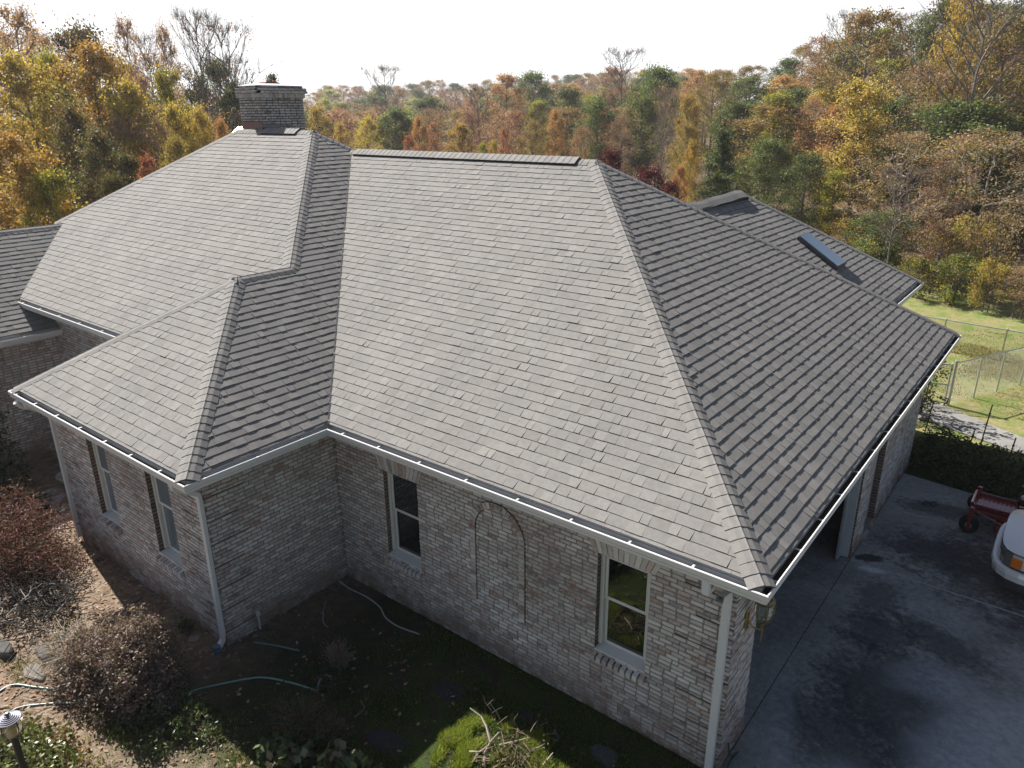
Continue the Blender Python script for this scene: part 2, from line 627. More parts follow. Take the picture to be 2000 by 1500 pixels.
for (cx, cy, rx, ry, an, k) in [(8.6, 2.3, .55, .8, .4, .7), (9.2, 3.3, .9, .55, .2, .6), (7.5, .9, .4, .55, .2, .6), (8.7, 1.3, .7, .5, .1, .65), (7.9, 3.6, .5, .35, .4, .5), (6.55, 1.6, .16, .9, .3, .45)]:
    c = mix(t, math_(t, 'MULTIPLY', blob(cx, cy, rx, ry, an), k), c, (.38, .40, .42))
c = mix(t, blob(6.62, 5.97, .20, .10, .3, .45, 1.5), c, (.60, .62, .64))
c = mix(t, math_(t, 'MULTIPLY', blob(6.5, 6.33, .24, .12, .6, .3, .8), .9), c, (.015, .018, .022))
c = mix(t, ramp(t, noise(t, 70, 3, .7, p), [(.62, (0, 0, 0)), (.69, (.55, .55, .55))]), c, (.035, .036, .038))
c = mix(t, ramp(t, noise(t, 95, 2, .6, p), [(.66, (0, 0, 0)), (.72, (.6, .6, .6))]), c, (.50, .49, .47))
c = mix(t, 1.0, c, ramp(t, n5, [(.3, (.72, .72, .73)), (.5, (1, 1, 1)), (.7, (1.3, 1.3, 1.28))]), 'MULTIPLY')
vo = N(t, "ShaderNodeTexVoronoi", feature='DISTANCE_TO_EDGE')
vo.inputs["Scale"].default_value = .34
wp = N(t, "ShaderNodeVectorMath", operation='ADD')
wn = N(t, "ShaderNodeTexNoise")
wn.inputs["Scale"].default_value = 2.2
wn.inputs["Detail"].default_value = 5
t.links.new(p, wn.inputs["Vector"])
t.links.new(p, wp.inputs[0])
t.links.new(wn.outputs["Color"], wp.inputs[1])
t.links.new(wp.outputs[0], vo.inputs["Vector"])
crk = N(t, "ShaderNodeMapRange")
crk.inputs["From Min"].default_value = .0
crk.inputs["From Max"].default_value = .0035
crk.inputs["To Min"].default_value = .7
crk.inputs["To Max"].default_value = 0
t.links.new(vo.outputs["Distance"], crk.inputs[0])
c = mix(t, math_(t, 'MULTIPLY', crk.outputs[0], ramp(t, n1, [(.5, (0, 0, 0)), (.58, (1, 1, 1))])), c, (.03, .03, .032))
t.links.new(c, b.inputs["Base Color"])
b.inputs["Roughness"].default_value = .82
b.inputs["Specular IOR Level"].default_value = .3
bump(t, b, n3, .25, .006)
M_DRIVE = m
JZ = GZ + .05
slab("driveway", [(6.24, .2), (24, -6.0), (24, 6.02), (6.24, 6.06)], JZ, M_DRIVE)
slab("driveway_bay", [(6.24, 6.075), (24, 6.035), (24, 9.62), (8.0, 10.0), (6.24, 10.2)], JZ - .002, M_DRIVE)
mb = MB()
mb.box((15.1, 6.052, JZ + .001), (17.7, .028, .008), (.42, .42, .41), X=V(1, -.0023, 0).normalized(), Y=V(.0023, 1, 0).normalized())
structure(mb.build('driveway_joint', M_CONC))
m, t, b = new_mat("path_concrete")
p = geo_pos(t)
c = ramp(t, noise(t, 1.2, 5, .65, p), [(.3, (.16, .155, .145)), (.7, (.27, .26, .245))])
c = mix(t, 1.0, c, ramp(t, noise(t, 40, 4, .7, p), [(.3, (.75, .75, .75)), (.7, (1.12, 1.12, 1.1))]), 'MULTIPLY')
t.links.new(c, b.inputs["Base Color"])
b.inputs["Roughness"].default_value = .9
slab("path", [(3.6, 14.2), (4.6, 15.65), (6.0, 15.2), (8.1, 13.95), (10.5, 12.3), (24, 6.9), (24, 5.2), (10.0, 11.55), (8.0, 12.95), (6.2, 13.7)], GZ + .035, m)

# ------------------------------------------------------------------ the house
HOUSE = thing("brick_house", "whitewashed brick ranch house with grey shingled hip roofs and a side garage", "house", (0, 0, GZ))
L, W, PT, DW, WW = 6.671, 11.2, .645, 2.271, 5.697
OV = .448
EXPO = .1445

def clip(poly, a, b, c):
    """keep a*u+b*v<=c"""
    out = []
    n = len(poly)
    for i in range(n):
        p, q = poly[i], poly[(i + 1) % n]
        dp, dq = a * p[0] + b * p[1] - c, a * q[0] + b * q[1] - c
        if dp <= 0:
            out.append(p)
        if (dp < 0 < dq) or (dq < 0 < dp):
            s = dp / (dp - dq)
            out.append((p[0] + s * (q[0] - p[0]), p[1] + s * (q[1] - p[1])))
    return out

SHADES = [(.228, .2205, .2085), (.221, .2135, .201), (.236, .227, .214), (.217, .211, .201), (.230, .220, .208), (.234, .2275, .217), (.219, .2105, .198)]

def roof_slope(polys, o, u, up, label=None, mute=1.0, seed=1):
    """shingle courses on a slope; polys: convex outlines in 3D, o: point on the eave, u along the eave, up = horizontal upslope"""
    r = random.Random(seed)
    o, u, up = Vector(o), Vector(u), Vector(up)
    vdir = (up + V(0, 0, PT)).normalized()
    nrm = u.cross(vdir)
    if nrm.z < 0:
        nrm = -nrm
    def P3(a, b, lift):
        return o + u * a + vdir * b + nrm * lift
    mb = MB()
    loops = []
    for poly in polys:
        q = [((Vector(p) - o).dot(u), (Vector(p) - o).dot(vdir)) for p in poly]
        ar = sum(q[i][0] * q[(i + 1) % len(q)][1] - q[(i + 1) % len(q)][0] * q[i][1] for i in range(len(q)))
        if ar < 0:
            q = q[::-1]
        loops.append(q)
        mb.face([P3(a, b, -.004) for a, b in q], (.05, .05, .05))
    umin = min(p[0] for q in loops for p in q) - .3
    umax = max(p[0] for q in loops for p in q) + .3
    vmin = min(p[1] for q in loops for p in q)
    vmax = max(p[1] for q in loops for p in q)
    k0 = int(math.floor(vmin / EXPO)) - 1
    k1 = int(math.ceil(vmax / EXPO)) + 1
    for k in range(k0, k1):
        v0, v1 = k * EXPO, (k + 1) * EXPO
        a = umin - r.random() * .3
        thick = r.random() < .5
        while a < umax:
            wd = r.choice([.12, .16, .2, .2, .24, .27, .3, .33]) * r.uniform(.85, 1.1)
            if thick:
                wd = r.uniform(.09, .19)
            else:
                wd *= .98
            b_ = a + wd
            lift = (.0108 if thick else .0076) + r.uniform(-.0005, .0006)
            sl = r.uniform(-.016, .016) if thick else 0
            s2 = r.uniform(-.016, .016) if thick else 0
            dv = r.uniform(-.003, .003)
            if r.random() < .012:
                lift += .004
            rect = [(a + sl, v0 + dv), (b_ + s2, v0 + dv + r.uniform(-.0015, .0015)), (b_, v1 + .012), (a, v1 + .012)]
            base = r.choice(SHADES)
            kk = r.uniform(.95, 1.05) * mute * (1.0 if thick else .96)
            tint = tuple(c * kk for c in base)
            for q in loops:
                pc = rect
                for i in range(len(q)):
                    (x0, y0), (x1, y1) = q[i], q[(i + 1) % len(q)]
                    # inside is on the left: cross >= 0
                    na, nb = (y1 - y0), -(x1 - x0)
                    pc = clip(pc, na, nb, na * x0 + nb * y0)
                    if len(pc) < 3:
                        break
                if len(pc) < 3:
                    continue
                top = [P3(pu, pv, .0006 + lift * max(0, 1 - (pv - v0) / (EXPO * 1.08))) for pu, pv in pc]
                mb.face(top, tint)
                for i in range(len(pc)):
                    j = (i + 1) % len(pc)
                    if pc[i][1] > v1 - .004 and pc[j][1] > v1 - .004:
                        continue
                    lo = [P3(*pc[i], -.003), P3(*pc[j], -.003)]
                    mb.face([top[i], lo[0], lo[1], top[j]], (.03, .03, .032))
            a = b_
            thick = not thick if r.random() < .85 else thick
    return mb.build("roof_slope", M_SHINGLE, HOUSE, label=label)

A = V(0, 0, 0); B = V(L, 0, 0); Cc = V(L, W, 0)
RZ = PT * W / 2
R1 = V(L - W / 2, W / 2, RZ)
VV = V(-W / 2, W / 2, RZ)
D = V(0, -DW, 0); E_ = V(-WW, -DW, 0)
Fp = V(-WW / 2, -DW + WW / 2, PT * WW / 2)
YE = -1.19                       # where the tall front slope would reach z = 0
Gp = V(-WW / 2, YE + WW / 2, PT * WW / 2)
HZ = 4.05
Hx = HZ / PT
Hp = V(-Hx, YE + Hx, HZ)
Ip = V(-9.24, YE + Hx, HZ)
T2 = (HZ - RZ) / PT
Kp = V(-Hx + T2, YE + Hx + T2, RZ)
G2 = V(-WW / 2, WW / 2, PT * WW / 2)
HE = .52                         # tall front eave height
HY = YE + HE / PT                # its y
eave_in = .085                   # shingles end a little inside the gutter lip
X1, Y1 = V(1, 0, 0), V(0, 1, 0)

def trim_eave(pts, lim):
    return pts

# main front slope
vin = eave_in
zin = vin * PT
roof_slope([[A + V(-.0 - vin, vin, zin), B + V(-vin, vin, zin), R1, VV]], A, X1, Y1, "sunlit main front slope", 1.0, 3)
# main garage-side slope
roof_slope([[B + V(-vin, vin, zin), Cc + V(-vin, -vin, zin), R1]], B, Y1, -X1, "garage side slope in raking light", 1.0, 4)
# main rear slope
roof_slope([[Cc + V(-vin, -vin, zin), R1, VV, V(-W / 2, W - vin, zin)]], Cc, -X1, -Y1, None, 1.0, 5)
# east slope shared by the wing and the tall block
roof_slope([[A + V(-vin, vin, zin), D + V(-vin, vin, zin), Fp, Gp, G2], [G2, Gp, Hp, Kp]], A, Y1, -X1, "narrow slope between valley and hips", 1.0, 6)
mb = MB()
va, vb = A + V(-vin, vin, zin), VV + V(0, 0, 0)
mb.face([va + V(-.004, 0, .013), va + V(.034, 0, .013), vb + V(.034, 0, .013), vb + V(-.004, 0, .013)], (.035, .035, .037))
mb.face([va + V(.034, 0, .013), va + V(.034, 0, -.01), vb + V(.034, 0, -.01), vb + V(.034, 0, .013)], (.03, .03, .03))
mb.build("valley_dark_strip", M_SHINGLE, HOUSE)  # dark strip added to draw the dark line along the valley cut
# wing front and left
roof_slope([[E_ + V(vin, vin, zin), D + V(-vin, vin, zin), Fp]], E_, X1, Y1, "triangular wing hip slope", 1.0, 7)
roof_slope([[E_ + V(vin, vin, zin), V(-WW + vin, HY, zin), V(-WW + HE / PT, HY, HE), Gp, Fp]], E_, Y1, X1, None, 1.0, 8)
# tall block front slope
LWX, LWZ = -9.3, -.06            # left wing eave
def lw_z(x):
    return LWZ - PT * (x - LWX)
xv = LWX - (HE - LWZ) / PT
RDGZ = 1.84
xr = LWX - (RDGZ - LWZ) / PT
hip_l = Ip - V(1, 1, PT) * ((HZ - RDGZ) / PT)
roof_slope([[V(-WW + HE / PT + vin, HY + vin, HE + zin), Gp, Hp, Ip, hip_l, V(xv - .05, HY + vin, HE + zin)]], V(0, HY, HE), X1, Y1, "tall front slope below the chimney", 1.0, 9)
hip_l2 = Ip - V(1, 1, PT) * (HZ / PT)
roof_slope([[Ip, hip_l, V(hip_l.x, 2 * Ip.y - hip_l.y, RDGZ)]], V(hip_l2.x, 0, 0), Y1, X1, None, 1.0, 10)
roof_slope([[Ip, Hp, Kp, V(-W / 2, 11, .2), V(-16, 11, .2)]], V(0, Ip.y + HZ / PT, 0), -X1, -Y1, None, 1.0, 12)
# left wing
LW_END = -9.0
roof_slope([[V(LWX - vin, HY, LWZ + zin), V(LWX - vin, LW_END, LWZ + zin), V(xr, LW_END + (LWX - xr), RDGZ), V(xr, HY, RDGZ)], [V(xr, HY, RDGZ), V(xr, HY + (RDGZ - HE) / PT, RDGZ), V(xv, HY, HE)], [V(LWX - vin, HY, LWZ + zin), V(xv, HY, HE), V(xv, .3, HE), V(LWX - vin, .3, LWZ + zin)]], V(LWX, 0, LWZ), Y1, -X1, "left wing slope running under the tall eave", 1.0, 13)
roof_slope([[V(2 * xr - LWX, LW_END, LWZ), V(xr, LW_END + (LWX - xr), RDGZ), V(xr, 2.5, RDGZ), V(2 * xr - LWX, 2.5, LWZ)]], V(2 * xr - LWX, 0, LWZ), Y1, X1, None, 1.0, 14)
roof_slope([[V(2 * xr - LWX, LW_END, LWZ), V(LWX, LW_END, LWZ), V(xr, LW_END + (LWX - xr), RDGZ)]], V(LWX, LW_END, LWZ), X1, Y1, None, 1.0, 15)
# back wing
BX, BY, BT, BZ = 5.43, 13.6, 3.38, .52
BR_Z = BZ + PT * BT
BYI = W - BZ / PT               # where its eave meets the main rear slope
BYR = W - BR_Z / PT              # where its ridge meets it
bq = [V(BX - vin, BY - vin, BZ + zin), V(BX - BT, BY - BT, BR_Z), V(BX - BT, BYR, BR_Z), V(BX - vin, BYI, BZ + zin)]
roof_slope([bq], V(BX, BY, BZ), Y1, -X1, "back wing slope with the skylight", 1.0, 16)
roof_slope([[V(BX, BY, BZ), V(BX - BT, BY - BT, BR_Z), V(BX - 2 * BT, BY, BZ)]], V(BX, BY, BZ), -X1, -Y1, None, 1.0, 17)
roof_slope([[V(BX - 2 * BT, BY, BZ), V(BX - BT, BY - BT, BR_Z), V(BX - BT, BYR, BR_Z), V(BX - 2 * BT, BYI, BZ)]], V(BX - 2 * BT, 0, BZ), Y1, X1, None, 1.0, 18)

# hip and ridge caps: overlapping bent shingles from the bottom up
def caps(p0, p1, n1, n2, w=.16, name="hip_cap", lift0=.008, seed=1, rise=.0):
    """n1, n2: horizontal downslope directions of the two planes"""
    r = random.Random(seed)
    p0, p1 = Vector(p0), Vector(p1)
    h = (p1 - p0)
    ln = h.length
    h.normalize()
    sides = []
    for n in (n1, n2):
        n = Vector(n)
        pl = V(n.x * PT, n.y * PT, 1).normalized()       # plane normal
        c = pl.cross(h)
        c.normalize()
        if c.dot(n) < 0:
            c = -c
        sides.append((c, pl))
    up = (sides[0][1] + sides[1][1]).normalized()
    mb = MB()
    s = 0.0
    while s < ln - .01:
        s1 = min(ln + .02, s + .165)
        wv = w * r.uniform(.96, 1.05)
        base = r.choice(SHADES)
        k = r.uniform(.94, 1.06)
        tint = tuple(c * k for c in base)
        secs = []
        for (ss, lf) in ((s, .0085 + r.uniform(0, .002)), (s1, .003)):
            c0 = p0 + h * ss
            pts = [c0 + sides[0][0] * wv + sides[0][1] * (lf + .002),
                   c0 + sides[0][0] * wv * .45 + sides[0][1] * (lf + lift0 + .004),
                   c0 + sides[0][0] * .022 + up * (lf + lift0 + rise - .002),
                   c0 + up * (lf + lift0 + rise + .001),
                   c0 + sides[1][0] * .022 + up * (lf + lift0 + rise - .002),
                   c0 + sides[1][0] * wv * .45 + sides[1][1] * (lf + lift0 + .004),
                   c0 + sides[1][0] * wv + sides[1][1] * (lf + .002)]
            secs.append(pts)
        for i in range(6):
            mb.face([secs[0][i], secs[0][i + 1], secs[1][i + 1], secs[1][i]], tint)
        dk = tuple(c * .4 for c in tint)
        mb.face(secs[0][::-1] + [p0 + h * s + sides[0][0] * wv - sides[0][1] * .006, p0 + h * s - up * .01, p0 + h * s + sides[1][0] * wv - sides[1][1] * .006][::1], dk)
        for e, sd in ((0, 0), (6, 1)):
            mb.face([secs[0][e], secs[1][e], secs[1][e] - sides[sd][1] * .014, secs[0][e] - sides[sd][1] * .014], dk)
        s += .14
    return mb.build(name, M_SHINGLE, HOUSE)

ey = V(0, -1, 0); wy = V(0, 1, 0); ex = V(1, 0, 0); wx = V(-1, 0, 0)
caps(B + V(-vin, vin, zin), R1, ey, ex, seed=21)
caps(Cc + V(-vin, -vin, zin), R1, wy, ex, seed=22)
caps(D + V(-vin, vin, zin), Fp, ey, ex, seed=23)
caps(E_ + V(vin, vin, zin), Fp, ey, wx, seed=24)
caps(Gp, Hp, ey, ex, seed=25)
caps(Kp, Hp, wy, ex, seed=26)
caps(hip_l, Ip, ey, wx, seed=27)
caps(Fp + V(0, -.06, 0), Gp + V(0, .05, 0), ex, wx, name="ridge_cap", seed=28)
caps(V(BX - vin, BY - vin, BZ + zin), V(BX - BT, BY - BT, BR_Z), wy, ex, seed=29)
caps(R1 + V(.03, 0, 0), VV + V(-.1, 0, 0), ey, wy, name="ridge_cap", seed=30)
caps(Hp + V(.05, 0, 0), Ip - V(.05, 0, 0), ey, wy, name="ridge_cap", seed=31)
caps(V(xr, LW_END + 3, RDGZ), V(xr, 2.2, RDGZ), ex, wx, name="ridge_cap", seed=32)
caps(V(BX - BT, BY - BT, BR_Z), V(BX - BT, BYR - .2, BR_Z), ex, wx, name="ridge_cap", seed=33)

def ridge_vent(p0, p1, nA, nB, wav=0.0, w=.17, rise=.035):
    """raised vent along a ridge with its own row of cap shingles"""
    p0, p1 = Vector(p0), Vector(p1)
    h = (p1 - p0).normalized()
    ln = (p1 - p0).length
    mb = MB()
    n = max(2, int(ln / .14))
    nA, nB = Vector(nA), Vector(nB)
    def sec(s, l):
        wv = wav * (math.sin(s * 2.1 + .4) + .5 * math.sin(s * 5.1))
        c = p0 + h * s + V(0, 0, rise + l + wv)
        return [c + nA * w - V(0, 0, w * PT), c + nA * w * .4 - V(0, 0, w * .36 * PT), c, c + nB * w * .4 - V(0, 0, w * .36 * PT), c + nB * w - V(0, 0, w * PT)]
    r = random.Random(5)
    for i in range(n):
        s, s1 = ln * i / n, ln * (i + 1) / n + .02
        a, b_ = sec(s, .008), sec(s1, .001)
        k = r.uniform(.94, 1.06)
        tn = tuple(c * k for c in r.choice(SHADES))
        for j in range(4):
            mb.face([a[j], a[j + 1], b_[j + 1], b_[j]], tn)
        mb.face(a, (.08, .08, .08))
        for j in (0, 4):
            mb.face([a[j], b_[j], b_[j] - V(0, 0, .012), a[j] - V(0, 0, .012)], (.07, .07, .07))
    # dark baffle under the caps
    a, b_ = sec(.02, -.012), sec(ln - .02, -.012)
    for j in (0, 4):
        o_ = (nA if j == 0 else nB) * -.02
        mb.face([a[j] + o_, b_[j] + o_, b_[j] + o_ - V(0, 0, rise + .01), a[j] + o_ - V(0, 0, rise + .01)], (.02, .02, .022))
    for q in (a, b_):
        mb.face(q + [q[4] - V(0, 0, rise), q[2] - V(0, 0, rise), q[0] - V(0, 0, rise)], (.02, .02, .022))
    return mb.build("ridge_vent", M_SHINGLE, HOUSE)

ridge_vent(V(.72, W / 2, RZ + .012), V(-5.35, W / 2, RZ + .012), ey, wy)
ridge_vent(V(-6.75, Ip.y, HZ + .012), V(-8.05, Ip.y, HZ + .012), ey, wy)
ridge_vent(V(BX - BT, BY - BT - .12, BR_Z + .014), V(BX - BT, BYR + .15, BR_Z + .014), ex, wx, wav=.022, w=.2, rise=.05)

# gutters, fascia and soffit
GP = [(0, .004), (-.008, .012), (-.022, .010), (-.024, -.006), (-.016, -.10), (-.105, -.11), (-.108, .004), (-.116, .004), (-.120, -.125), (-.05, -.128), (-.028, -.095), (-.002, -.05)]
def gutter_run(path, z=0.0, hang=.72, side=1, seed=1, first=.3, inner=True):
    r = random.Random(seed)
    path = [V(p[0], p[1], z) for p in path]
    mb = MB()
    mb.sweep(GP, path, (.64, .64, .635), side=side)
    g = mb.build("gutter", M_TRIM, HOUSE)
    mb = MB()
    mb.sweep([(-.026, -.058), (-.06, -.045), (-.104, -.05), (-.104, -.1), (-.026, -.1)], path, (.055, .040, .028), side=side)
    mb.build("leaf_debris", M_DEBRIS, g)
    # hanger straps across the open top
    for i in range(len(path) - 1):
        d = path[i + 1] - path[i]
        ln = d.length
        d.normalize()
        n = V(d.y, -d.x, 0) * side
        s = first
        while s < ln - .15:
            c = path[i] + d * s - n * .062 + V(0, 0, .008)
            mb = MB()
            mb.box(c, (.026, .115, .006), (.55, .55, .545), X=d, Y=n)
            mb.build("hanger_strap", M_TRIM, g)
            s += hang * r.uniform(.92, 1.08)
    mb = MB()
    mb.sweep([(-.123, .045), (-.138, .045), (-.138, -.15), (-.123, -.15)], path, (.50, .50, .49), side=side)
    mb.sweep([(-.130, -.152), (-OV - .05, -.152), (-OV - .05, -.162), (-.130, -.162)], path, (.42, .42, .41), side=side)
    mb.build("fascia_and_soffit", M_WOOD, HOUSE)
    return g
gutter_run([(-WW, -.1), (-WW, -DW), (0, -DW), (0, 0), (L, 0), (L, W), (BX + .3, W)], 0.0, .78, side=1, seed=2)
gutter_run([(xv - .12, HY), (-WW + HE / PT - .02, HY)], HE, .95, side=1, seed=3)
gutter_run([(LWX, LW_END), (LWX, .35)], LWZ, .9, side=1, seed=4)
gutter_run([(BX, BYI + .05), (BX, BY), (BX - 2 * BT, BY)], BZ, .9, side=1, seed=5)
# apron under the tall eave
# ------------------------------------------------------------------ brickwork
BR = [(.65, .622, .592)] * 9 + [(.575, .55, .525)] * 6 + [(.51, .46, .435)] * 5 + [(.42, .385, .37)] * 3 + [(.53, .43, .385)] * 4 + [(.71, .69, .665)] * 4 + [(.30, .275, .265)] + [(.43, .285, .23)]
MORT = (.26, .225, .20)
CH, BLN, JT = .0617, .170, .0165

def brick_wall(p0, u, n, length, z0, z1, holes=(), quoin=(False, False), label=None, seed=1, pal=None, parent=None, ql=(.55, .40), name="brick_wall", deep=.11, mort=None):
    r = random.Random(seed)
    p0, u, n = Vector(p0), Vector(u), Vector(n)
    pal = pal or BR
    MORT = mort or globals()['MORT']
    Z = V(0, 0, 1)
    def P(a, z, d):
        q = p0 + u * a + n * d
        return V(q.x, q.y, z)
    mb = MB()
    k = 0
    rows = int((z1 - z0) / CH) + 1
    mott = [r.uniform(0, 6.28) for _ in range(4)]
    for k in range(rows):
        za = z1 - (k + 1) * CH
        zb = za + CH
        if zb < z0:
            break
        zc = (za + zb) / 2
        iv = [(0.0, length, False, False)]
        for (a0, a1, h0, h1) in holes:
            if h0 <= zc <= h1:
                nv = []
                for (s, e, ls, le) in iv:
                    if a1 <= s or a0 >= e:
                        nv.append((s, e, ls, le))
                        continue
                    if a0 > s:
                        nv.append((s, a0, ls, True))
                    if a1 < e:
                        nv.append((a1, e, True, le))
                iv = nv
        grp, wi = divmod(k, 6)
        for (s, e, ls, le) in iv:
            mb.face([P(s, za, -.004), P(e, za, -.004), P(e, zb, -.004), P(s, zb, -.004)], MORT, 1)
            off = (k % 2) * .085 + r.uniform(-.012, .012) - .3
            a = off
            while a < e:
                b_ = a + BLN * (1 if r.random() > .02 else .5)
                c0, c1 = max(a, s), min(b_ - JT, e)
                a_prev = a
                a = b_
                if ls and c0 - s < .06:
                    c0 = s
                if le and e - c1 < .06:
                    c1 = e
                if c1 - c0 < .028:
                    continue
                slot = 0.0
                if wi == 5:
                    q = ql[grp % 2]
                    if (quoin[0] and c0 < q) or (quoin[1] and c1 > length - q):
                        slot = .012
                out = r.uniform(0, .006) + (.004 if r.random() < .1 else 0)
                inq = (quoin[0] and c1 < ql[grp % 2] + .1) or (quoin[1] and c0 > length - ql[grp % 2] - .1)
                if inq:
                    out += .008
                base = r.choice(pal)
                w = .92 + .16 * math.sin(c0 * 1.3 + mott[0]) * math.sin(zc * 2.1 + mott[1])
                kk = r.uniform(.85, 1.12) * w
                tn = tuple(c * kk for c in base)
                j = lambda: r.uniform(-.004, .004)
                zl, zh = za + JT / 2 + slot, zb - JT / 2
                f = [(c0 + j() * .6, zl + j()), (c1 + j() * .6, zl + j()), (c1 + j() * .6, zh + j()), (c0 + j() * .6, zh + j())]
                bv = .005
                fr = [P(f[0][0] + bv, f[0][1] + bv, out), P(f[1][0] - bv, f[1][1] + bv, out), P(f[2][0] - bv, f[2][1] - bv, out), P(f[3][0] + bv, f[3][1] - bv, out)]
                md = [P(f[i][0], f[i][1], out - .004) for i in range(4)]
                dl = deep if (ls and c0 - s < .01) or (le and e - c1 < .012) or c0 < .01 or c1 > length - .012 else .012
                bk = [P(f[i][0], f[i][1], -dl) for i in range(4)]
                cc = min(.011, (c1 - c0) * .2)
                oc = []
                for i in range(4):
                    pv, nx = fr[(i - 1) % 4], fr[(i + 1) % 4]
                    oc.append(fr[i] + (pv - fr[i]).normalized() * cc)
                    oc.append(fr[i] + (nx - fr[i]).normalized() * cc)
                mb.face(oc, tn, 0)
                for i in range(4):
                    mb.face([oc[2 * i], md[i], oc[2 * i + 1]], tuple(c * .8 for c in tn), 0)
                fq = [(oc[(2 * i + 1)], oc[(2 * i + 2) % 8]) for i in range(4)]
                for i in range(4):
                    i2 = (i + 1) % 4
                    mb.face([fq[i][0], md[i], md[i2], fq[i][1]], tuple(c * .9 for c in tn), 0)
                    hol = (i == 3 and ls and c0 - s < .001) or (i == 1 and le and e - c1 < .001)
                    mb.face([md[i], bk[i], bk[i2], md[i2]], (.15 * kk, .105 * kk, .08 * kk) if hol else tuple(c * .85 for c in tn), 1 if hol else 0)
                if slot:
                    mb.face([P(c0 - .006, za, -.0015), P(c1 + .006, za, -.0015), P(c1 + .006, za + slot + .004, -.0015), P(c0 - .006, za + slot + .004, -.0015)], (.05, .044, .04), 1)  # dark strip painted in for the shade of the quoin groove
    # jambs behind the bricks
    for (a0, a1, h0, h1) in holes:
        for a in (a0 - .004, a1 + .004):
            mb.face([P(a, h0, -.007), P(a, h1, -.007), P(a, h1, -.16), P(a, h0, -.16)], MORT, 1)
        mb.face([P(a0, h1 + .003, -.007), P(a1, h1 + .003, -.007), P(a1, h1 + .003, -.16), P(a0, h1 + .003, -.16)], MORT, 1)
        mb.face([P(a0, h0 - .003, -.007), P(a1, h0 - .003, -.007), P(a1, h0 - .003, -.16), P(a0, h0 - .003, -.16)], MORT, 1)
    return mb.build(name, [M_BRICK, M_MORTAR], parent or HOUSE, label=label)

def soldier_row(p0, u, n, a0, a1, z0, z1, fan=0.0, out=.012, tilt=0.0, name="lintel", parent=None, seed=1, pal=None, bw=.068, gap=.005):
    """bricks on end; fan spreads them like a jack arch; tilt slopes the top outwards (a sill)"""
    r = random.Random(seed)
    p0, u, n = Vector(p0), Vector(u), Vector(n)
    mb = MB()
    cnt = max(3, int(round((a1 - a0) / bw)))
    mid = (a0 + a1) / 2
    def P(a, z, d):
        q = p0 + u * a + n * d
        return V(q.x, q.y, z)
    for i in range(cnt):
        b0 = a0 + (a1 - a0) * i / cnt + gap
        b1 = a0 + (a1 - a0) * (i + 1) / cnt - gap
        t0 = b0 + (b0 - mid) * fan
        t1 = b1 + (b1 - mid) * fan
        k = r.uniform(.85, 1.12)
        tn = tuple(c * k for c in r.choice(pal or BR))
        o = out + r.uniform(-.003, .003)
        fr = [P(b0, z0, o), P(b1, z0, o), P(t1, z1 - tilt, o), P(t0, z1 - tilt, o)]
        bk = [P(b0, z0, -.10), P(b1, z0, -.10), P(t1, z1, -.10), P(t0, z1, -.10)]
        mb.face(fr, tn)
        for x in range(4):
            y = (x + 1) % 4
            mb.face([fr[x], bk[x], bk[y], fr[y]], tuple(c * .85 for c in tn))
    o = out - (.012 if gap < .006 else .05)
    mb.face([P(a0, z0, o), P(a1, z0, o), P(a1 + (a1 - mid) * fan, z1 - tilt, o), P(a0 + (a0 - mid) * fan, z1 - tilt, o)], MORT, 1)
    mb.face([P(a0, z1 - tilt - .012, o), P(a1, z1 - tilt - .012, o), P(a1, z1 - .02, -.1), P(a0, z1 - .02, -.1)], (.05, .045, .042), 1)
    return mb.build(name, [M_BRICK, M_MORTAR], parent)

